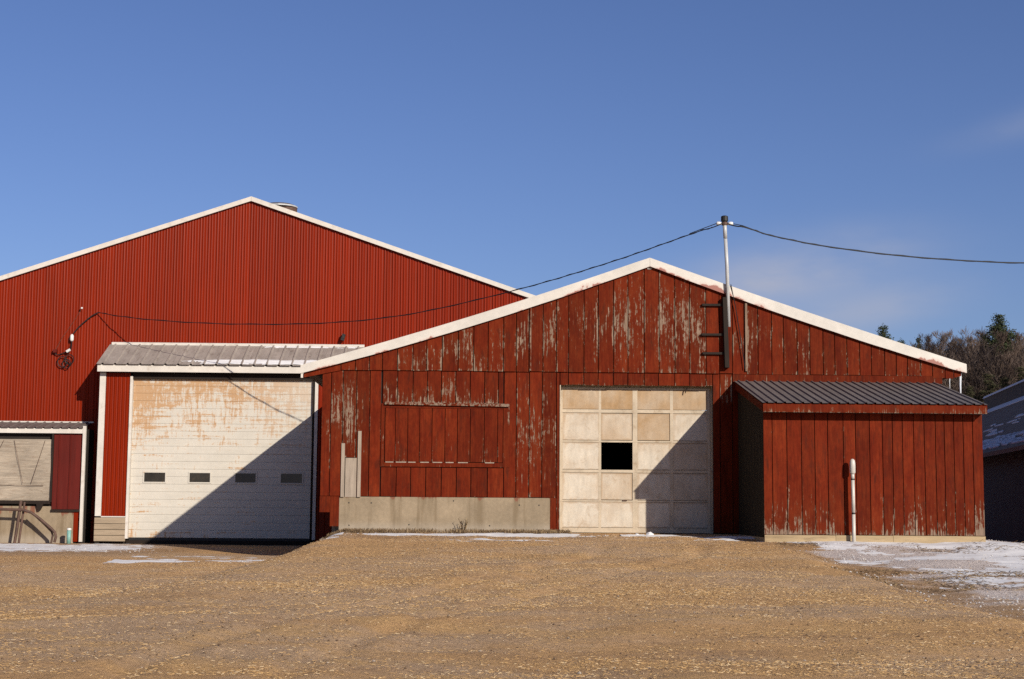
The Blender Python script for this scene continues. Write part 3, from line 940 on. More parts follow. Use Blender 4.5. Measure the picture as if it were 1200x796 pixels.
# ridge vent: a sheet-metal drum with a wide flat hood
vx, vy = -5.25, 11.74
vt = MB().tube([(vx, vy, 7.9), (vx, vy, 8.595), ], .36, 16)
vent = obj('roof_vent', vt, M['rusty_pipe'], metal)
obj('vent_hood', MB().tube([(vx - .1, vy, 8.60), (vx - .1, vy, 8.635)], .47, 16), M['galv'], vent)
obj('vent_cap', MB().tube([(vx - .12, vy, 8.64), (vx - .12, vy, 8.69), (vx - .12, vy, 8.72)], [.47, .36, .12], 16), M['dark_roof'], vent)

# ------------------------------------------------------------------ garage lean-to
gar = thing('garage_bay', 'projecting garage bay with a rust stained white overhead door', 'garage', (-8.37, 7.72, -0.43))
GE = 7.72
# corner trim, red panel, planks
obj('corner_trim', MB().box(-9.112, -8.968, GE - .03, GE + .02, 0.176, 3.66), M['white_trim'], gar)
mb = ribbed_sheet(-8.967, -8.375, 6, [(0, 0), (.2, .012), (.4, .012), (.55, 0), (.75, .006), (.9, 0)], lambda q: [(q, GE, 0.178), (q, GE, 3.66)], lift=Vector((0, -1, 0)))
obj('wall_panel', mb, M['red_metal'], gar)
obj('base_trim', MB().box(-8.967, -8.375, GE - .025, GE + .02, 0.148, 0.176), M['white_trim'], gar)
zz = [-0.432, -0.287, -0.148, -0.005, 0.143]
for i in range(4):
    obj('plank', MB().box(-9.115, -8.372, GE - .03 - random.uniform(0, .008), GE + .02, zz[i] + .007, zz[i + 1] - .004), M['plank'], gar)
obj('door_trim', MB().box(-8.372, -8.31, GE - .035, GE + .09, -0.36, 3.58), M['white_trim'], gar)
obj('door_trim', MB().box(-3.865, -3.79, GE - .035, GE + .05, -0.36, 3.66), M['white_trim'], gar)
mb = ribbed_sheet(-3.788, -2.9, 6, [(0, 0), (.2, .012), (.4, .012), (.55, 0)], lambda q: [(q, GE + .01, -0.6), (q, GE + .01, 3.66)], lift=Vector((0, -1, 0)))
obj('wall_panel', mb, M['red_metal'], gar)
obj('header', MB().box(-8.309, -3.868, GE - .02, GE + .03, 3.52, 3.66), M['dark_wood_and_shade'], gar)  # coloured near-black so it carries the shade under the eave
bd = MB().box(-9.10, -2.9, GE + .13, GE + .2, -0.9, 3.7)
bd.box(-9.105, -9.0, GE + .021, MY - .02, -0.9, 3.8)
obj('wall', bd, M['sheathing'], gar)
# slatted overhead door
DG = GE + .07
gdoor = obj('overhead_door', MB().box(-8.309, -3.868, DG + .025, DG + .05, -0.34, 3.55), M['sheathing'], gar)
z = -0.335
k = 0
SL = 0.1845
wins = [(-7.975, -7.468), (-6.877, -6.380), (-5.767, -5.270), (-4.660, -4.143)]
while z < 3.5:
    a, b = z + .0008, z + SL - .0008
    mb = MB()
    x0, x1 = -8.307, -3.93
    # shallow bevelled slat
    y0 = DG
    pts = [(y0 + .022, a), (y0 + .0025, a + .001), (y0, a + .012), (y0, b - .012), (y0 + .0025, b - .001), (y0 + .022, b)]
    vs = [(x0, p[0], p[1]) for p in pts] + [(x1, p[0], p[1]) for p in pts]
    n = len(pts)
    fs = [(i, i + n, i + 1 + n, i + 1)[::1] for i in range(n - 1)]
    fs += [tuple(range(n)), tuple(reversed(range(n, 2 * n))), (n - 1, 2 * n - 1, n, 0)]
    mb.add(vs, fs)
    obj('door_slat', mb, M['rust_door'], gdoor)
    z += SL; k += 1
obj('door_track', MB().box(-3.926, -3.872, GE + .0, DG + .02, -0.34, 3.5), M['dark_wood_and_shade'], gdoor)
obj('door_seal', MB().box(-8.30, -3.93, DG - .004, DG + .022, -0.40, -0.338), M['black'], gdoor)
obj('threshold', MB().box(-8.37, -3.0, DG + .0, DG + .045, -1.0, -0.402), M['dark_wood_and_shade'], gar)
for a, b in wins:
    z0, z1 = 1.012, 1.236
    fr = MB()
    fr.box(a - .03, b + .03, DG - .014, DG - .001, z1, z1 + .028); fr.box(a - .03, b + .03, DG - .014, DG - .001, z0 - .028, z0)
    fr.box(a - .03, a, DG - .013, DG - .001, z0, z1); fr.box(b, b + .03, DG - .013, DG - .001, z0, z1)
    obj('window_frame', fr, M['rust_door'], gdoor)
    obj('window_pane', MB().box(a, b, DG - .005, DG - .0012, z0, z1), M['pane'], gdoor)
# fascia and roof
obj('fascia', MB().box(-9.135, -2.75, 7.495, 7.53, 3.672, 3.845), M['white_trim'], gar)
obj('soffit', MB().box(-9.12, -2.76, 7.531, GE - .036, 3.672, 3.69), M['sheathing'], gar)
obj('barge_trim', MB().hexa([(-9.14, 7.531, 3.70), (-9.105, 7.531, 3.70), (-9.105, MY - .03, 4.30), (-9.14, MY - .03, 4.30)],
                            [(-9.14, 7.531, 3.85), (-9.105, 7.531, 3.85), (-9.105, MY - .03, 4.435), (-9.14, MY - .03, 4.435)]), M['red_metal'], gar)
gn = Vector((0, -0.585, 1.24)).normalized()
GP = [(0, 0), (.40, 0), (.45, .028), (.55, .028), (.60, 0)]
g_y0, g_z0, g_y1, g_z1 = 7.44, 3.852, MY - .024, 4.462
for k in range(7):
    a = -9.15 + k * 0.915; b = a + 0.912
    up = lambda q: [(q, g_y0, g_z0), (q, (g_y0 + g_y1) / 2, (g_z0 + g_z1) / 2), (q, g_y1, g_z1)]
    dn = lambda q: [(p[0], p[1], p[2] - .004) for p in up(q)[::-1]]
    mb = ribbed_sheet(a, b, 3, GP, up, lift=gn)
    ribbed_sheet(a, b, 3, GP, dn, mb, lift=gn)
    obj('roof_sheet', mb, M['grey_roof'], gar)
obj('flashing', MB().hexa([(-9.10, MY - .05, 4.452), (-2.75, MY - .05, 4.452), (-2.75, MY - .026, 4.47), (-9.10, MY - .026, 4.47)],
                          [(-9.10, MY - .05, 4.50), (-2.75, MY - .05, 4.50), (-2.75, MY - .026, 4.52), (-9.10, MY - .026, 4.52)]), M['white_trim'], gar)

# ------------------------------------------------------------------ low lean-to at far left
lows = thing('curtain_lean_to', 'low lean-to with a dusty curtain over its opening and a white corner trim', 'lean-to', (-10.24, 8.0, -0.44))
LY = 8.0
nrm2 = Vector((0, -0.2, 0.74)).normalized()
for k in range(5):
    b = -9.53 - k * 0.84; a = b - 0.838
    f1 = lambda q: [(q, 7.86, 2.305), (q, 8.3, 2.395), (q, MY - .024, 2.485)]
    f2 = lambda q: [(p[0], p[1], p[2] - .004) for p in f1(q)[::-1]]
    mb = ribbed_sheet(a, b, 4, ROOF_PROF, f1, lift=nrm2)
    ribbed_sheet(a, b, 4, ROOF_PROF, f2, mb, lift=nrm2)
    obj('roof_sheet', mb, M['dark_roof'], lows)
obj('flashing', MB().box(-13.7, -9.48, MY - .05, MY - .026, 2.475, 2.51), M['white_trim'], lows)
obj('fascia', MB().box(-13.7, -9.535, 7.90, 7.935, 2.178, 2.30), M['white_trim'], lows)
obj('corner_trim', MB().box(-9.53, -9.455, LY - .10, LY - .03, -0.45, 2.36), M['white_trim'], lows)
w = MB().box(-13.7, -9.56, LY + .06, LY + .12, -0.6, 2.29)
w.box(-9.56, -9.46, LY - .028, MY - .03, -0.6, 2.29)
obj('wall', w, M['sheathing'], lows)
RP = [(0, 0), (.44, 0), (.47, .022), (.53, .022), (.56, 0)]
for a, b, n in ((-10.236, -9.70, 2), (-9.70, -9.535, 1)):
    zb = 0.33
    mb = ribbed_sheet(a, b, n, RP if n == 2 else [(0, 0)], lambda q: [(q, LY - .03, zb), (q, LY - .03, 2.16)], lift=Vector((0, -1, 0)))
    obj('wall_panel', mb, M['red_metal_dull'], lows)
obj('base_strip', MB().box(-9.697, -9.54, LY - .01, LY + .05, -0.45, 0.29), M['red_metal'], lows)
obj('painted_shadow_strip', MB().box(-10.25, -9.56, LY - .05, LY + .04, 0.27, 0.325), M['dark_wood_and_shade'], lows)  # near-black strip painted in for the shadow below the red panel
obj('concrete_base', MB().box(-13.7, -9.70, LY + .0, LY + .058, -0.6, 0.40), M['concrete'], lows)
obj('curtain_rail', MB().box(-13.7, -10.27, LY - .07, LY + .05, 0.455, 0.535), M['dark_wood_and_shade'], lows)
obj('rail_bracket', MB().hexa([(-10.55, LY - .09, .30), (-10.50, LY - .09, .30), (-10.50, LY - .02, .30), (-10.55, LY - .02, .30)], [(-10.6, LY - .09, .46), (-10.42, LY - .09, .46), (-10.42, LY - .02, .46), (-10.6, LY - .02, .46)]), M['dark_wood_and_shade'], lows)
obj('opening_post', MB().box(-10.285, -10.24, LY - .06, LY + .05, 0.5, 2.17), M['dark_wood_and_shade'], lows)
# curtain: waved sheet
cm = MB(); NXc, NZc = 60, 30
for i in range(NXc + 1):
    for j in range(NZc + 1):
        q = -13.7 + 3.41 * i / NXc; zc = 0.55 + 1.48 * j / NZc
        yv = LY - .02 + .022 * math.sin(q * 4.1 + zc * 2.5) + .012 * math.sin(q * 9 - zc * 7)
        cm.v.append((q, yv, zc))
for i in range(NXc):
    for j in range(NZc):
        a = i * (NZc + 1) + j
        cm.f.append((a, a + NZc + 1, a + NZc + 2, a + 1))
cur = obj('curtain', cm, M['curtain'], lows, smooth=True)
cur_hem = obj('curtain_hem', MB().tube([(-13.7, LY - .05, .56), (-10.30, LY - .05, .56)], .035, 8), M['curtain'], lows)
rope = [(-13.3, 2.0), (-12.75, .9), (-12.1, 2.0), (-11.5, .85), (-10.95, .9)]
obj('curtain_rope', MB().tube([(-11.95, LY - .055, .9), (-11.45, LY - .055, 2.0)], .0055, 4), M['rusty_pipe'], lows)
obj('curtain_rope', MB().tube([(-11.2, LY - .055, 2.0), (-10.95, LY - .055, .95)], .0055, 4), M['rusty_pipe'], lows)
obj('curtain_rope', MB().tube([(-10.75, LY - .055, .95), (-10.45, LY - .055, 2.0)], .0055, 4), M['rusty_pipe'], lows)
obj('curtain_rope', MB().tube([(-13.7, LY - .055, .93), (-10.45, LY - .055, .90)], .0055, 4), M['rusty_pipe'], lows)

# ------------------------------------------------------------------ small things round the buildings
pr = thing('pipe_railing', 'rusty bent steel pipe railing below the dusty curtain', 'railing', (-10.94, 7.6, -0.44))
obj('post', MB().tube([(-10.985, 7.6, -0.5), (-10.91, 7.6, .1), (-10.87, 7.6, .53)], .036, 8), M['rusty_pipe'], pr)
obj('post', MB().tube([(-10.90, 7.66, -0.5), (-10.84, 7.66, .1), (-10.80, 7.66, .50)], .028, 8), M['rusty_pipe'], pr)
obj('rail', MB().tube([(-12.4, 7.56, .33), (-11.4, 7.56, .325), (-10.8, 7.56, .31), (-10.6, 7.56, .25), (-10.4, 7.56, .11), (-10.12, 7.56, -.12), (-10.02, 7.56, -.22), (-9.99, 7.56, -.32), (-10.02, 7.56, -.46)], .034, 8), M['rusty_pipe'], pr)
obj('rail', MB().tube([(-10.62, 7.64, .25), (-10.35, 7.64, .02), (-10.12, 7.64, -.20), (-10.09, 7.64, -.30), (-10.12, 7.64, -.48)], .026, 8), M['rusty_pipe'], pr)

gp = thing('standpipe', 'short pale green pipe stub with a white cap on the ground', 'pipe', (-9.69, 7.6, -0.46))
obj('pipe', MB().tube([(-9.69, 7.6, -.50), (-9.69, 7.6, -.17)], .052, 10), M['green'], gp, True)
obj('cap', MB().tube([(-9.69, 7.6, -.169), (-9.69, 7.6, -.13), (-9.69, 7.6, -.115)], [.056, .056, .035], 10), M['porcelain'], gp, True)

vp = thing('vent_pipe', 'white plastic vent pipe with a rounded cap standing before the shed', 'pipe', (6.64, -2.78, -0.15))
VX, VY = 6.715, -2.70
obj('pipe', MB().tube([(VX, VY, -.25), (VX, VY, .42)], .032, 12), M['pvc'], vp, True)
obj('pipe', MB().tube([(VX, VY, .445), (VX - .004, VY, 1.02)], .032, 12), M['pvc'], vp, True)
obj('band', MB().tube([(VX, VY, .418), (VX, VY, .447)], .033, 12), M['black'], vp)
obj('band', MB().tube([(VX - .004, VY, 1.018), (VX - .004, VY, 1.04)], .033, 12), M['black'], vp)
obj('pipe', MB().tube([(VX - .004, VY, 1.038), (VX - .004, VY, 1.13)], .032, 12), M['pvc'], vp, True)
obj('cap', MB().tube([(VX - .005, VY, 1.12), (VX - .005, VY, 1.15), (VX - .005, VY, 1.30), (VX - .005, VY, 1.36), (VX - .005, VY, 1.385), (VX - .005, VY, 1.392)], [.032, .052, .052, .044, .024, .005], 14), M['pvc'], vp, True)

# service mast
mast = thing('service_mast', 'grey metal cable mast on a dark post bolted to the gable', 'mast', (4.93, -0.2, 3.22))
obj('pole', MB().tube([(4.985, -.12, 4.02), (4.950, -.17, 5.2), (4.918, -.20, 5.75)], .036, 12), M['galv'], mast, True)
obj('pole', MB().tube([(4.917, -.20, 5.76), (4.903, -.20, 6.09)], .039, 12), M['galv'], mast, True)
obj('weather_cap', MB().tube([(4.903, -.20, 6.085), (4.903, -.20, 6.10), (4.903, -.20, 6.19), (4.903, -.20, 6.205)], [.05, .072, .07, .045], 12), M['black'], mast)
obj('post', MB().hexa([(4.90, -.165, 3.22), (4.985, -.165, 3.22), (4.985, -.045, 3.22), (4.90, -.045, 3.22)], [(4.865, -.165, 4.60), (4.942, -.165, 4.60), (4.942, -.045, 4.60), (4.865, -.045, 4.60)]), M['dark_wood_and_shade'], mast)
for (x0, x1, zz_) in ((4.47, 4.875, 4.455), (4.455, 4.885, 3.870), (4.475, 4.895, 3.502)):
    obj('rung', MB().box(x0, x1, -.10, -.05, zz_ - .022, zz_ + .022), M['dark_wood_and_shade'], mast)
obj('clamp', MB().tube([(4.905, -.20, 6.02), (4.904, -.20, 6.075)], .062, 12), M['rusty_pipe'], mast)
for sx in (-1, 1):
    obj('insulator', MB().tube([(4.904 + sx * .06, -.21, 6.045), (4.904 + sx * .10, -.21, 6.05), (4.904 + sx * .15, -.21, 6.05), (4.904 + sx * .165, -.21, 6.05)], [.02, .038, .038, .02], 10), M['porcelain'], mast, True)
obj('guy_wire', MB().tube([(5.03, -.12, 4.86), (5.12, -.085, 4.45), (5.26, -.085, 3.55), (5.30, -.085, 3.2)], .009, 5), M['black'], mast)


def smooth_path(pts, n=6):
    P = [Vector(p) for p in pts]
    out = []
    for i in range(len(P) - 1):
        p0 = P[max(i - 1, 0)]; p1 = P[i]; p2 = P[i + 1]; p3 = P[min(i + 2, len(P) - 1)]
        for k in range(n):
            t = k / n
            out.append(0.5 * ((2 * p1) + (p2 - p0) * t + (2 * p0 - 5 * p1 + 4 * p2 - p3) * t * t + (3 * p1 - p0 - 3 * p2 + p3) * t ** 3))
    out.append(P[-1])
    return out


cl = thing('service_cable', 'black cable sagging from the mast across to the tall red barn', 'cable', (4.74, -0.21, 6.05))
main = [(4.86, -.22, 6.06), (4.80, -.26, 6.02), (4.66, -.19, 5.97), (4.44, -.05, 5.925), (3.97, .24, 5.79), (3.49, .54, 5.65), (3.01, .84, 5.515), (2.52, 1.15, 5.39), (2.01, 1.46, 5.265), (1.5, 1.78, 5.15), (0.8, 2.22, 5.01), (-0.28, 2.89, 4.82), (-1.4, 3.6, 4.67), (-2.58, 4.33, 4.60), (-3.8, 5.09, 4.61), (-5.09, 5.9, 4.68), (-6.43, 6.73, 4.79), (-7.84, 7.61, 4.96), (-8.82, 8.23, 5.12), (-9.45, 8.66, 5.26)]
path = smooth_path(main, 8)
obj('conductor', MB().tube(path, .010, 6), M['black'], cl)
tw = []
for i, p in enumerate(path[16:]):
    a = i * 0.9
    tw.append(p + Vector((0.006 * math.sin(a), 0.006 * math.cos(a), 0.014 * math.cos(a))))
obj('conductor', MB().tube(tw, .006, 5), M['black'], cl)
obj('messenger', MB().tube([(4.745, -.21, 6.05), (4.45, -.05, 5.955), (4.25, .07, 5.89)], .008, 5), M['black'], cl)
obj('tail', MB().tube(smooth_path([(-9.45, 8.66, 5.26), (-9.60, 8.66, 5.18), (-9.78, 8.66, 5.03), (-9.95, 8.66, 4.86), (-10.06, 8.66, 4.70), (-10.10, 8.66, 4.55)]), .015, 6), M['black'], cl)

cr = thing('road_cable', 'black cable running from the mast out to the right', 'cable', (5.07, -0.21, 6.05))
pr_ = smooth_path([(4.95, -.22, 6.06), (5.02, -.24, 6.02), (5.14, -.28, 5.985), (5.24, -.3, 5.975), (5.45, -.3, 5.915), (5.74, -.3, 5.82), (6.24, -.3, 5.715), (6.74, -.3, 5.625), (7.75, -.3, 5.495), (8.75, -.3, 5.405), (9.76, -.3, 5.35), (10.76, -.3, 5.325), (12.5, -.3, 5.36), (15, -.3, 5.6)], 8)
obj('conductor', MB().tube(pr_, .013, 6), M['black'], cr)
tw = []
for i, p in enumerate(pr_[20:]):
    a = i * 0.9
    tw.append(p + Vector((0.004, 0.006 * math.cos(a), 0.012 * math.cos(a))))
obj('conductor', MB().tube(tw, .009, 5), M['black'], cr)
obj('messenger', MB().tube([(5.06, -.21, 6.05), (5.25, -.25, 6.005), (5.42, -.3, 5.93)], .008, 5), M['black'], cr)

br = thing('cable_bracket', 'white porcelain insulator and cable coils hung on the tall barn wall', 'bracket', (-10.1, 8.7, 4.0))
obj('insulator', MB().tube([(-10.085, 8.64, 4.52), (-10.085, 8.64, 4.56), (-10.085, 8.64, 4.66), (-10.085, 8.64, 4.70)], [.03, .048, .045, .02], 10), M['porcelain'], br, True)
obj('knob', MB().tube([(-9.885, 8.64, 5.36), (-9.85, 8.60, 5.36)], .024, 8), M['porcelain'], br, True)
obj('fitting', MB().tube([(-10.20, 8.62, 4.255), (-10.11, 8.62, 4.31)], .036, 8), M['porcelain'], br)
obj('drop_wire', MB().tube(smooth_path([(-10.085, 8.66, 4.54), (-10.10, 8.66, 4.40), (-10.13, 8.66, 4.28), (-10.25, 8.66, 4.24), (-10.45, 8.67, 4.18), (-10.52, 8.67, 4.27)]), .013, 5), M['black'], br)
obj('support_wire', MB().tube([(-9.88, 8.66, 5.34), (-10.10, 8.68, 4.98), (-10.35, 8.69, 4.60), (-10.50, 8.69, 4.28)], .005, 4), M['rusty_pipe'], br)
for cx, cz, r0 in ((-10.13, 4.06, .11), (-10.30, 4.0, .12), (-10.2, 3.95, .10)):
    obj('coil', MB().tube([(cx + r0 * math.cos(t_), 8.65 + .01 * math.sin(2 * t_), cz + r0 * math.sin(t_) * 1.1) for t_ in np.linspace(0, 2 * math.pi, 20)], .013, 5), M['black'], br)
obj('junction_box', MB().box(-10.54, -10.45, 8.62, 8.715, 4.23, 4.31), M['red_metal_dull'], br)

fl = thing('floodlight', 'small tilted black floodlight on the tall barn above the garage roof', 'light', (-3.28, 8.7, 4.71))
mb = MB().hexa([(-3.345, 8.58, 4.625), (-3.265, 8.58, 4.60), (-3.265, 8.67, 4.60), (-3.345, 8.67, 4.625)], [(-3.30, 8.58, 4.785), (-3.225, 8.58, 4.76), (-3.225, 8.67, 4.76), (-3.30, 8.67, 4.785)])
obj('housing', mb, M['black'], fl)
obj('lens', MB().box(-3.31, -3.255, 8.573, 8.579, 4.66, 4.74), M['pane'], fl)
obj('arm', MB().tube([(-3.28, 8.65, 4.72), (-3.28, 8.74, 4.72)], .02, 6), M['galv'], fl)

# icicles under the right-hand eave
for i, (x0, y0, L, r0) in enumerate(((9.585, 0.1, .55, .030), (9.585, 0.75, .30, .014), (9.585, 1.5, .36, .022), (9.585, 2.6, .28, .02), (9.585, 4.0, .30, .02))):
    mb = MB().tube([(x0, y0, 3.22), (x0 + .004, y0, 3.14), (x0, y0, 3.22 - L * .5), (x0 + .003, y0, 3.2 - L), (x0, y0, 3.10 - L)], [r0 * .8, r0, r0 * .75, r0 * .4, .003], 7)
    o = obj('icicle', mb, M['ice'], None, True, loc=(x0, y0, 3.2))
    tag(o, ['thick white icicle at the tip of the right eave', 'thin icicle hanging behind the thick icicle of the right eave'][min(i, 1)], 'icicle', 'icicles along the right eave')

# dry weed at the foundation
wd = thing('dry_weed', 'dry brown weed growing at the foot of the concrete foundation', 'weed', (-0.16, -0.12, 0.0))
rng_ = random.Random(5)
st = MB(); lf = MB()
for i in range(9):
    a = rng_.uniform(-.8, .8); h = rng_.uniform(.14, .27)
    p0 = Vector((-0.16 + rng_.uniform(-.04, .04), -.12 + rng_.uniform(-.03, .03), -.04)); p2 = p0 + Vector((math.sin(a) * h * .5, rng_.uniform(-.06, .02), h + .04))
    st.tube([p0, (p0 + p2) / 2 + Vector((.01, 0, .01)), p2], [.008, .006, .003], 4)
    for k in range(7):
        q = p0.lerp(p2, rng_.uniform(.3, 1)); d = Vector((rng_.uniform(-1, 1), rng_.uniform(-1, .5), rng_.uniform(.0, 1.2))) * .035
        e = Vector((d.y, -d.x, .3 * d.z)) * .3
        lf.add([q, q + d * .5 + e, q + d, q + d * .5 - e, q + d * .5 + Vector((0, .006, .006))], [(0, 1, 4), (1, 2, 4), (2, 3, 4), (3, 0, 4)])
obj('stem', st, M['dead_grass'], wd); obj('leaves', lf, M['dead_grass'], wd)

# rubble by the barn's left corner
def stone(x0, y0, r0, seed, nm='stone', mat='stone', label='', zadd=0.0, group=None):
    rg = random.Random(seed)
    bm = bmesh.new()
    bmesh.ops.create_icosphere(bm, subdivisions=2, radius=1)
    sx, sy, sz = r0 * rg.uniform(.8, 1.4), r0 * rg.uniform(.7, 1.1), r0 * rg.uniform(.45, .75)
    for v_ in bm.verts:
        k_ = 1 + .28 * (fbm(np.array([v_.co.x * 2 + seed]), np.array([v_.co.y * 2 + v_.co.z * 3]), 3)[0] - .5) * 2
        v_.co = Vector((v_.co.x * sx * k_, v_.co.y * sy * k_, v_.co.z * sz * k_))
    me_ = bpy.data.meshes.new(nm); bm.to_mesh(me_); bm.free()
    me_.materials.append(M[mat])
    o_ = bpy.data.objects.new(nm, me_)
    o_.location = (x0, y0, float(ground_z(x0, y0)) + sz * .35 + zadd); o_.rotation_euler = (rg.uniform(-.2, .2), rg.uniform(-.2, .2), rg.uniform(0, 6))
    C.objects.link(o_)
    return tag(o_, label, 'stone' if mat == 'stone' else 'ice chunk', group)


stone(-2.83, -0.10, .09, 1, label='brown stone at the left corner of the barn foundation')
stone(-3.05, 0.05, .10, 2, label='rounded stone lying in the dark gap beside the barn corner')
stone(3.38, -0.55, .085, 4, 'ice_chunk', 'snow', 'lumpy chunk of snow before the dark foot of the panelled door')
stone(3.15, -0.5, .045, 6, 'ice_chunk', 'snow', 'small snow lump left of the larger one by the panelled door')

# ------------------------------------------------------------------ dark barn at far right
fb = thing('dark_barn', 'long dark low barn with streaks of snow on its roof at the right edge', 'barn', (13.0, 8.0, -0.8))
dv = Vector((0.95, 5.3, 0)).normalized(); pv = Vector((dv.y, -dv.x, 0))
E0 = Vector((12.25, 3.9, 2.0)) - dv * 5.0; LEN = 42.0
RUN, RISE = 5.3, 3.08


def fbp(s, u, h=0.0):      # s along the barn, u up the slope 0..1
    return E0 + dv * s + pv * (RUN * u) + Vector((0, 0, RISE * u + h))


mb = MB().hexa([fbp(0, -.03, -.1), fbp(LEN, -.03, -.1), fbp(LEN, 1, -.1), fbp(0, 1, -.1)][::-1], [fbp(0, -.03), fbp(LEN, -.03), fbp(LEN, 1), fbp(0, 1)][::-1])
obj('roof', mb, M['shingle'], fb)
q = lambda s, u, z_: (lambda p: Vector((p.x, p.y, z_)))(E0 + dv * s + pv * u)
mb = MB().hexa([q(.1, .25, -1.6), q(LEN - .1, .25, -1.6), q(LEN - .1, 2 * RUN - .25, -1.6), q(.1, 2 * RUN - .25, -1.6)][::-1], [q(.1, .25, 2.03), q(LEN - .1, .25, 2.03), q(LEN - .1, 2 * RUN - .25, 2.03), q(.1, 2 * RUN - .25, 2.03)][::-1])
obj('wall', mb, M['dark_wall'], fb)
for s_ in (.12, LEN - .2):
    g0, g1, g2 = q(s_, .25, 2.032), q(s_, 2 * RUN - .25, 2.032), q(s_, RUN, 2 + RISE - .16)
    d_ = dv * .08
    obj('gable', MB().add([g0, g1, g2, g0 + d_, g1 + d_, g2 + d_], [(0, 1, 2), (5, 4, 3), (0, 3, 4, 1), (1, 4, 5, 2), (2, 5, 3, 0)]), M['dark_wall'], fb)
mb = MB().hexa([q(0, RUN, 4.97), q(LEN, RUN, 4.97), q(LEN, 2 * RUN + .1, 1.85), q(0, 2 * RUN + .1, 1.85)][::-1], [q(0, RUN, 5.07), q(LEN, RUN, 5.07), q(LEN, 2 * RUN + .1, 1.95), q(0, 2 * RUN + .1, 1.95)][::-1])
obj('roof', mb, M['shingle'], fb)
mb = MB().hexa([fbp(0, .93, .03), fbp(LEN, .93, .03), q(LEN, RUN * 1.07, 4.85), q(0, RUN * 1.07, 4.85)][::-1], [fbp(0, .93, .66), fbp(LEN, .93, .66), q(LEN, RUN * 1.07, 5.52), q(0, RUN * 1.07, 5.52)][::-1])
obj('ridge_monitor', mb, M['dark_wall'], fb)
mb = MB().hexa([fbp(0, .86, .004), fbp(LEN, .86, .004), fbp(LEN, .925, .004), fbp(0, .925, .004)][::-1], [fbp(0, .86, .03), fbp(LEN, .86, .03), fbp(LEN, .925, .09), fbp(0, .925, .09)][::-1])
obj('snow_strip', mb, M['snow'], fb)
mb = MB().hexa([fbp(0, .92, .67), fbp(LEN, .92, .67), q(LEN, RUN * 1.08, 5.53), q(0, RUN * 1.08, 5.53)][::-1], [fbp(0, .93, .74), fbp(LEN, .93, .74), q(LEN, RUN * 1.07, 5.60), q(0, RUN * 1.07, 5.60)][::-1])
obj('snow_strip', mb, M['snow'], fb)
# snow left along the eave and in streaks
rg = random.Random(11)
sn = MB()
for i in range(300):
    s0 = rg.uniform(0, 24); u0 = rg.uniform(.0, .13) if i % 6 else rg.uniform(.2, .5)
    L_ = rg.uniform(.5, 2.2); du = rg.uniform(-.004, .02); wd_ = rg.uniform(.006, .02)
    a, b = fbp(s0, u0, .004), fbp(s0 + L_, u0 + du, .004); c_, d_ = fbp(s0 + L_ * .9, u0 + du + wd_, .004), fbp(s0 + L_ * .1, u0 + wd_, .004)
    up_ = Vector((0, 0, .03))
    sn.hexa([a, d_, c_, b], [a + up_, d_ + up_, c_ + up_, b + up_])
o = obj('roof_snow', sn, M['snow'], fb); o['kind'] = 'stuff'

# ------------------------------------------------------------------ snow on roofs and ground (heightfield shells)
def snow_shell(name, label, x0, x1, y0, y1, step, mask, zfun, thick, parent=None):
    nx = int((x1 - x0) / step) + 1; ny = int((y1 - y0) / step) + 1
    xs = np.linspace(x0, x1, nx); ys = np.linspace(y0, y1, ny)
    X, Y = np.meshgrid(xs, ys)
    mk = mask(X, Y)
    Z = zfun(X, Y) + np.clip(mk, -0.25, 1.0) * thick
    keep = mk > -0.12
    fk = keep[:-1, :-1] & keep[1:, :-1] & keep[:-1, 1:] & keep[1:, 1:]
    jj, i2 = np.nonzero(fk)
    base = jj * nx + i2
    F = np.stack([base, base + 1, base + nx + 1, base + nx], -1)
    used = np.unique(F)
    remap = -np.ones(nx * ny, int); remap[used] = np.arange(len(used))
    V = np.stack([X, Y, Z], -1).reshape(-1, 3)[used]
    off = ORIG.get(parent, Vector((0, 0, 0))) if parent else Vector((0, 0, 0))
    me_ = bpy.data.meshes.new(name)
    me_.from_pydata((V - np.array(off)).tolist(), [], remap[F].tolist())
    me_.materials.append(M['snow'])
    me_.polygons.foreach_set('use_smooth', [True] * len(me_.polygons))
    o_ = bpy.data.objects.new(name, me_)
    C.objects.link(o_)
    if parent: o_.parent = parent
    o_['kind'] = 'stuff'
    if label: o_['label'] = label
    return o_


# strip along the foot of the left buildings
snow_shell('snow', 'old snow along the foot of the curtain lean-to and garage', -14, -6.2, 1.5, 7.6, .05,
           lambda X, Y: (.5 * fbm(X * .9, Y * 2.2, 5, .6) + .5 * fbm(X * 4.5, Y * 3.0, 4, .6)) * 2.1 - 1.30 + .55 * np.exp(-((Y - 5.0) / 2.2) ** 2) - .5 * sstep(-8.2, -6.3, X), ground_z, .035)
snow_shell('snow', 'thin snow line before the dark foot of the garage door', -6.6, -2.4, -2.2, 1.2, .04,
           lambda X, Y: fbm(X * 1.6, Y * 3.0, 5, .6) * 1.6 - 1.02 + .48 * np.exp(-((Y - (-.9 + .22 * (X + 4.5))) / .35) ** 2), ground_z, .03)
snow_shell('snow', 'strip of snow before the concrete foundation', -2.6, 2.3, -2.6, -.25, .035,
           lambda X, Y: fbm(X * 1.2, Y * 2.6, 5, .6) * 1.5 - 1.02 + .80 * np.exp(-((Y + .85 - .04 * X) / .36) ** 2) * sstep(-2.4, -1.0, X) * sstep(2.15, 1.7, X) + .25 * np.exp(-((Y + .9) / .6) ** 2) * sstep(-.5, 1, X), ground_z, .035)
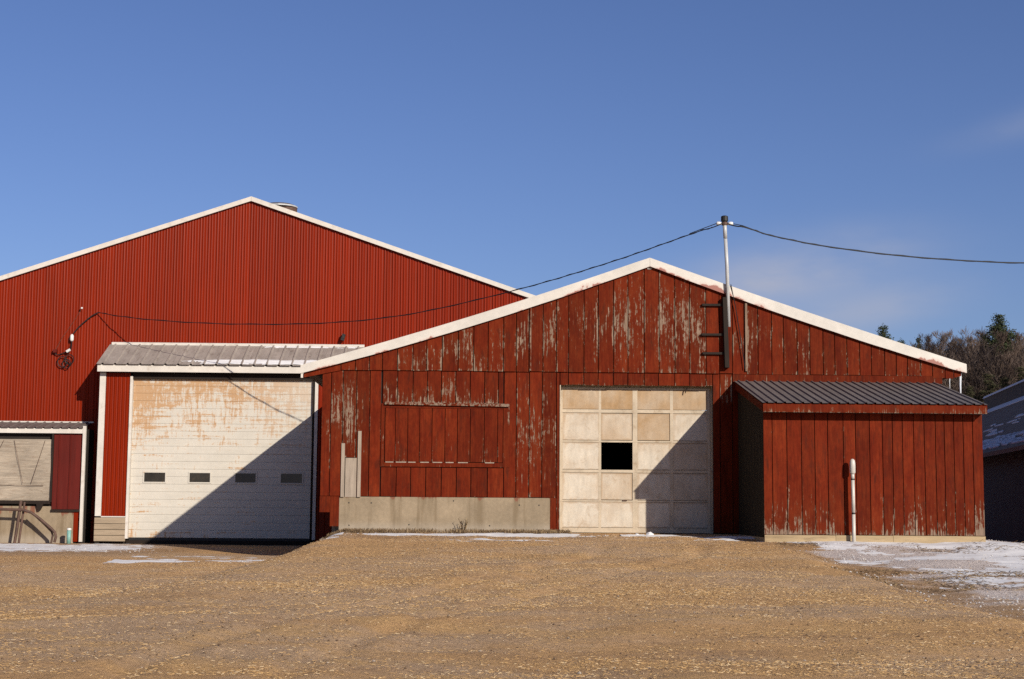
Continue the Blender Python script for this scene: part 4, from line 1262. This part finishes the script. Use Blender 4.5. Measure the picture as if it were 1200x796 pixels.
snow_shell('snow', 'broken snow patch before the panelled door and the shed corner', 2.8, 5.4, -3.3, -.2, .035,
           lambda X, Y: fbm(X * 1.9, Y * 2.6, 5, .6) * 1.6 - 1.08 + .58 * np.exp(-((Y + .75 + .55 * np.clip(X - 3.7, 0, 3)) / .28) ** 2), ground_z, .04)


def snow_right(X, Y):
    n_ = fbm(X * .55 + 2, Y * .8, 6, .62)
    w_ = sstep(5.1, 7.2, X) * .52 + .25 * sstep(7.5, 9.5, X)
    near = sstep(-15.5, -6.5, Y)
    gl = sstep(-8.0, -2.8, Y) * .12
    tr = .38 * np.exp(-((Y + 9.6 - .4 * (X - 6)) / .9) ** 2) * sstep(5.0, 5.6, X) * (1 - sstep(7.0, 8.6, X))
    n_ = n_ * .75 + .25 * fbm(X * 3.1, Y * 3.6, 4, .6)
    return n_ * 2.3 - 1.62 + w_ * near + gl + tr - .22 * (1 - near)


snow_shell('snow', 'thin dirty snow on the slope in front of the red shed', 4.9, 16.5, -17.0, -2.3, .05, snow_right, ground_z, .03)

# garage roof snow: lies between the ribs along the lower half
def g_roof(X, Y): return g_z0 + (g_z1 - g_z0) * (Y - g_y0) / (g_y1 - g_y0) + .006


snow_shell('roof_snow', None, -8.4, -2.9, g_y0 + .03, MY - .06, .025,
           lambda X, Y: fbm(X * 2.0, Y * 9.0, 5, .6) * .8 - .80 + .62 * sstep(7.86 + .10 * sstep(-5.5, -4.2, X), 7.70, Y) * sstep(-7.6, -6.0, X) * sstep(7.46, 7.52 , Y) + .48 * sstep(8.56, 8.64, Y) * sstep(-6.4, -4.6, X), g_roof, .05, gar)

# ------------------------------------------------------------------ straw, dead grass, pebbles
def straw_mesh(name, n, mat, xr, yr, dens, lmin, lmax, wmin, wmax, lift, seed, label=None, upright=False):
    rs = np.random.RandomState(seed)
    X = rs.uniform(xr[0], xr[1], n * 4); Y = rs.uniform(yr[0], yr[1], n * 4)
    keep = rs.rand(n * 4) < dens(X, Y)
    X = X[keep][:n]; Y = Y[keep][:n]
    k = len(X)
    Z = ground_z(X, Y)
    L = rs.uniform(lmin, lmax, k) / 2; W = rs.uniform(wmin, wmax, k) / 2
    th = rs.uniform(0, math.pi, k)
    el = rs.normal(0, .18, k) if not upright else rs.uniform(.5, 1.5, k)
    dx = np.cos(th) * np.cos(el) * L; dy = np.sin(th) * np.cos(el) * L; dz = np.abs(np.sin(el)) * L if upright else np.sin(el) * L
    px = -np.sin(th) * W; py = np.cos(th) * W
    zc = Z + lift + (dz if upright else np.abs(dz))
    a = np.stack([X - dx, Y - dy, zc - dz], -1); b = np.stack([X + dx, Y + dy, zc + dz], -1)
    p = np.stack([px, py, np.zeros(k)], -1); h = np.stack([np.zeros(k), np.zeros(k), W * 1.3], -1)
    V = np.stack([a - p, a + p, a + h, b - p, b + p, b + h], 1).reshape(-1, 3)
    i0 = np.arange(k)[:, None] * 6
    F = np.concatenate([i0 + np.array([[0, 3, 5, 2]]), i0 + np.array([[1, 2, 5, 4]]), i0 + np.array([[0, 1, 4, 3]])], 1).reshape(-1, 4)
    me_ = bpy.data.meshes.new(name)
    me_.from_pydata(V.tolist(), [], F.tolist())
    me_.materials.append(mat)
    o_ = bpy.data.objects.new(name, me_)
    C.objects.link(o_)
    o_['kind'] = 'stuff'
    if label: o_['label'] = label
    return o_


def d_straw(X, Y):
    wedge = (np.abs(X + .2) < .37 * (Y + 29) + .6)
    pat = sstep(.40, .62, fbm(X * .35, Y * .55, 5, .6))
    pat2 = sstep(.45, .6, fbm(X * 1.5 + 8, Y * 2.0, 3))
    right = 1 - .92 * sstep(4.4, 5.8, X)
    lft = 1 - .7 * sstep(-4.0, -6.0, X) * sstep(-8, -5, Y)
    return wedge * (.25 + .75 * pat) * (.45 + .55 * pat2) * right * lft * (.45 + .55 * sstep(-4, -14, Y))


straw_mesh('straw', 95000, M['straw'], (-10, 10), (-18.5, -0.4), d_straw, .010, .036, .0022, .0045, .002, 1, 'scattered straw trodden into the yard')
straw_mesh('dead_grass', 8000, M['dead_grass'], (-2.9, 1.9), (-.62, -.01), lambda X, Y: (.12 + .88 * sstep(.45, .62, fbm(X * 1.2, Y * 3, 3))) * sstep(-.62, -.3, Y), .03, .10, .004, .008, -.01, 2, 'matted dead grass along the foundation', True)
straw_mesh('dead_grass', 4200, M['dead_grass'], (5.2, 11), (-13, -2.6), lambda X, Y: sstep(.52, .66, fbm(X * .9, Y * 1.4, 4)) * sstep(-13, -9, Y), .04, .13, .004, .008, .0, 3, 'tufts of dead grass poking through the snow')


def clods(name, n, mat, seed, xr, yr, dens, r0, r1, label):
    rs = np.random.RandomState(seed)
    X = rs.uniform(*xr, n * 6); Y = rs.uniform(*yr, n * 6)
    kp = rs.rand(n * 6) < dens(X, Y)
    X = X[kp][:n]; Y = Y[kp][:n]
    Z = ground_z(X, Y); k = len(X)
    r = r0 + (r1 - r0) * rs.rand(k) ** 3
    oct_ = np.array([[1, 0, 0], [0, 1, 0], [-1, 0, 0], [0, -1, 0], [0, 0, .8], [0, 0, -.5]], float)
    jit = rs.uniform(.6, 1.3, (k, 6, 1))
    V = oct_[None] * jit * r[:, None, None] + np.stack([X, Y, Z + r * .25], -1)[:, None, :]
    a = rs.uniform(0, 6.28, k)
    tri = np.array([[0, 1, 4], [1, 2, 4], [2, 3, 4], [3, 0, 4], [1, 0, 5], [2, 1, 5], [3, 2, 5], [0, 3, 5]])
    F = (np.arange(k)[:, None, None] * 6 + tri[None]).reshape(-1, 3)
    me_ = bpy.data.meshes.new(name)
    me_.from_pydata(V.reshape(-1, 3).tolist(), [], F.tolist())
    me_.materials.append(mat)
    o_ = bpy.data.objects.new(name, me_); C.objects.link(o_)
    o_['kind'] = 'stuff'; o_['label'] = label
    return o_


M['stone_mix'] = mat_island('pebble', (0.15, 0.10, 0.07), (0.34, 0.25, 0.17), (0.45, 0.37, 0.29), 0.9)
M['clod'] = mat_island('mud_clods', (0.16, 0.10, 0.06), (0.30, 0.20, 0.12), (0.42, 0.34, 0.27), 0.95)
wedge = lambda X, Y: (np.abs(X + .2) < .37 * (Y + 29) + .6)
clods('clods', 9000, M['clod'], 5, (-10, 11), (-18, -.5), lambda X, Y: wedge(X, Y) * (.2 + .8 * sstep(.45, .65, fbm(X * .5 + 3, Y * .6, 4))), .003, .016, 'small clods of mud and gravel over the yard')
clods('gravel', 350, M['stone_mix'], 15, (-10, 11), (-18, -1.5), lambda X, Y: wedge(X, Y) * (.3 + .7 * sstep(.45, .6, fbm(X * .7 + 13, Y * .8, 3))), .008, .020, 'scattered larger pebbles in the yard')
M['snow_bit'] = mat_island('snow_bits', (0.72, 0.70, 0.70), (0.62, 0.57, 0.53), None, 0.9)
clods('snow_bits', 9000, M['snow_bit'], 6, (-10, 13), (-13, 4), lambda X, Y: wedge(X, Y) * (.9 * sstep(4.9, 6.2, X) * sstep(.4, .6, fbm(X * .8, Y * .9, 3)) + .5 * np.exp(-((Y + .9) / .5) ** 2) * sstep(-6, -2, X) * sstep(5, 3, X) + .35 * sstep(-6, -8, X) * sstep(1, 3, Y)), .004, .02, 'crumbs of frozen snow')

# ------------------------------------------------------------------ hill and woods behind
def hill_z(x, y):
    d = sstep(62, 150, y)
    return -1.2 + d * 11.0 * sstep(14, 30, x + 0.0 * y) + (fbm(x * .05, y * .05, 3) - .5) * 1.5 * d


hx = np.linspace(-60, 160, 56); hy = np.linspace(58, 260, 50)
HX, HY = np.meshgrid(hx, hy)
HZ = hill_z(HX, HY)
V = np.stack([HX, HY, HZ], -1).reshape(-1, 3)
ii = (np.arange(49)[:, None] * 56 + np.arange(55)[None, :]).reshape(-1)
me = bpy.data.meshes.new('hill')
me.from_pydata(V.tolist(), [], np.stack([ii, ii + 1, ii + 57, ii + 56], -1).tolist())
me.materials.append(M['hill'])
hl = bpy.data.objects.new('hill', me); C.objects.link(hl); tag(hl, kind='structure')


def bare_tree_meshes(seed, H=11.0):
    rg = random.Random(seed)
    tr = MB(); tw_ = MB()

    def grow(p, d, L, r, depth):
        n = 3 if depth > 2 else 2
        pts = [p]; q = p.copy(); dd = d.copy()
        for i in range(n):
            dd = (dd + Vector((rg.gauss(0, .13), rg.gauss(0, .13), .06))).normalized()
            q = q + dd * (L / n); pts.append(q.copy())
        tgt = tr if depth >= 5 else tw_
        rads = [r * (1 - .4 * i / n) for i in range(n + 1)]
        tgt.tube(pts, rads, 6 if depth >= 5 else 3, cap=False)
        if depth == 0: return
        kids = rg.choice([3, 4]) if depth > 1 else rg.choice([3, 4, 5])
        for k in range(kids):
            t_ = rg.uniform(.35, 1.0)
            b = pts[0].lerp(pts[-1], t_) if n == 2 else pts[min(n, int(t_ * n) + 1)]
            ax = Vector((rg.gauss(0, 1), rg.gauss(0, 1), rg.gauss(0, .35)))
            nd = (dd * rg.uniform(.75, 1.1) + ax.normalized() * rg.uniform(.45, .85) + Vector((0, 0, .22))).normalized()
            grow(b, nd, L * rg.uniform(.52, .72), max(r * rg.uniform(.42, .58), .012), depth - 1)

    grow(Vector((0, 0, -.3)), Vector((0, 0, 1)), H * .40, .19, 6)
    return tr, tw_


protos = []
for sd in (3, 8, 21):
    a, b = bare_tree_meshes(sd)
    m1 = bpy.data.meshes.new('trunk'); m1.from_pydata(a.v, [], a.f); m1.materials.append(M['bark'])
    m2 = bpy.data.meshes.new('crown'); m2.from_pydata(b.v, [], b.f); m2.materials.append(M['twigs'])
    protos.append((m1, m2))


def place_tree(x0, y0, s, ang, ms, name, label, cat, group, zs=1.0, z0=None):
    t_ = bpy.data.objects.new(name, None)
    t_.location = (x0, y0, float(hill_z(np.array(x0), np.array(y0))) if z0 is None else z0)
    t_.rotation_euler = (0, 0, ang); t_.scale = (s, s, s * zs)
    C.objects.link(t_); tag(t_, label, cat, group)
    for nm, me_ in zip(('trunk', 'crown'), ms):
        o_ = bpy.data.objects.new(nm, me_); C.objects.link(o_); o_.parent = t_
    return t_


rg = random.Random(4)


def at_px(px, Y):            # ground position seen at photo column px, at distance Y
    return (px - 600) / 1752.0 * (Y + 29) + .026 * (Y + 29)


for i in range(96):
    Y = rg.uniform(72, 118)
    px = rg.uniform(1074, 1235)
    ztop = 15.1 + (Y - 90) * .13 + rg.uniform(-2.0, .7) + (px - 1140) * .006
    X = at_px(px, Y)
    zg = float(hill_z(np.array(X), np.array(Y)))
    s = (ztop - zg) / 11.3
    place_tree(X, Y, max(s, .5), rg.uniform(0, 6.28), protos[i % 3], 'bare_tree', 'bare grey brown tree in the winter wood behind the barns', 'tree', 'bare trees of the winter wood', 1.0, zg)


def conifer(seed, H, R, layers, mat, droop=.1, open_=.0, bare=.15):
    rg = random.Random(seed)
    tr = MB().tube([(0, 0, -.4), (.05, 0, H * .5), (0, .04, H)], [.02 * H, .012 * H, .01], 7)
    cr_ = MB()
    for L in range(layers):
        f = L / (layers - 1)
        zc = H * (bare + (1 - bare) * f) * 1.0
        rad = R * (1 - f) ** .8 * rg.uniform(.75, 1.1) + .12
        nb = rg.randint(6, 9)
        for k in range(nb):
            if rg.random() < open_: continue
            a = rg.uniform(0, 6.28); l_ = rad * rg.uniform(.7, 1.15)
            d = Vector((math.cos(a), math.sin(a), -droop + rg.uniform(-.1, .25)))
            p0 = Vector((0, 0, zc)); p1 = p0 + d * l_
            cr_.tube([p0, p1], [.02, .008], 3, cap=False)
            m_ = max(24, int(l_ * 85))
            for j in range(m_):
                q = p0.lerp(p1, rg.uniform(.2, 1.02)) + Vector((rg.gauss(0, .15), rg.gauss(0, .15), rg.gauss(.02, .08)))
                w_ = rg.uniform(.045, .115)
                e1 = Vector((rg.gauss(0, 1), rg.gauss(0, 1), rg.gauss(0, .5))).normalized() * w_
                e2 = Vector((rg.gauss(0, 1), rg.gauss(0, 1), rg.gauss(.2, .6))).normalized() * w_ * .6
                cr_.add([q - e1, q + e2 * .5, q + e1, q - e2 * .5, q + Vector((0, 0, w_ * .4))], [(0, 1, 4), (1, 2, 4), (2, 3, 4), (3, 0, 4)])
    m1 = bpy.data.meshes.new('trunk'); m1.from_pydata(tr.v, [], tr.f); m1.materials.append(M['bark'])
    m2 = bpy.data.meshes.new('crown'); m2.from_pydata(cr_.v, [], cr_.f); m2.materials.append(mat)
    return (m1, m2)


pA = conifer(1, 10, 2.3, 22, M['needles'], .0, .15)
pB = conifer(2, 10, 2.6, 26, M['needles_dark'], .12, .0)
pC = conifer(3, 10, 1.15, 9, M['needles'], -.25, .0, .80)
pD = conifer(5, 10, 1.0, 12, M['needles'], -.5, .0, .72)


def pine(px, Y, ztop, ms, label, wid=1.0, group=None):
    X = at_px(px, Y); zg = float(hill_z(np.array(X), np.array(Y)))
    s = (ztop - zg) / 10.0
    t_ = place_tree(X, Y, s, rg.uniform(0, 6), ms, 'pine_tree', label, 'tree', group, 1.0, zg)
    t_.scale = (s * wid, s * wid, s)
    return t_


pine(1041, 58, 10.85, pD, 'dark pine top showing above the middle of the right rake', .62)
pine(1062, 62, 10.45, pD, 'small pine top just left of the wood above the rake', .55)
pine(1180, 86, 15.2, pC, 'layered pine crown rising above the wood at the right', .8)
pine(1083, 74, 12.0, pB, 'narrow dark conifer at the left edge of the wood', .45)
for i, (px, Y, zt) in enumerate(((1165, 70, 9.2), (1186, 68, 8.8), (1142, 70, 8.4), (1205, 66, 9.3), (1128, 72, 7.8), (1222, 66, 9.6))):
    pine(px, Y, zt, pB, 'bushy dark hemlock in front of the bare wood', .95, 'hemlocks along the edge of the wood')
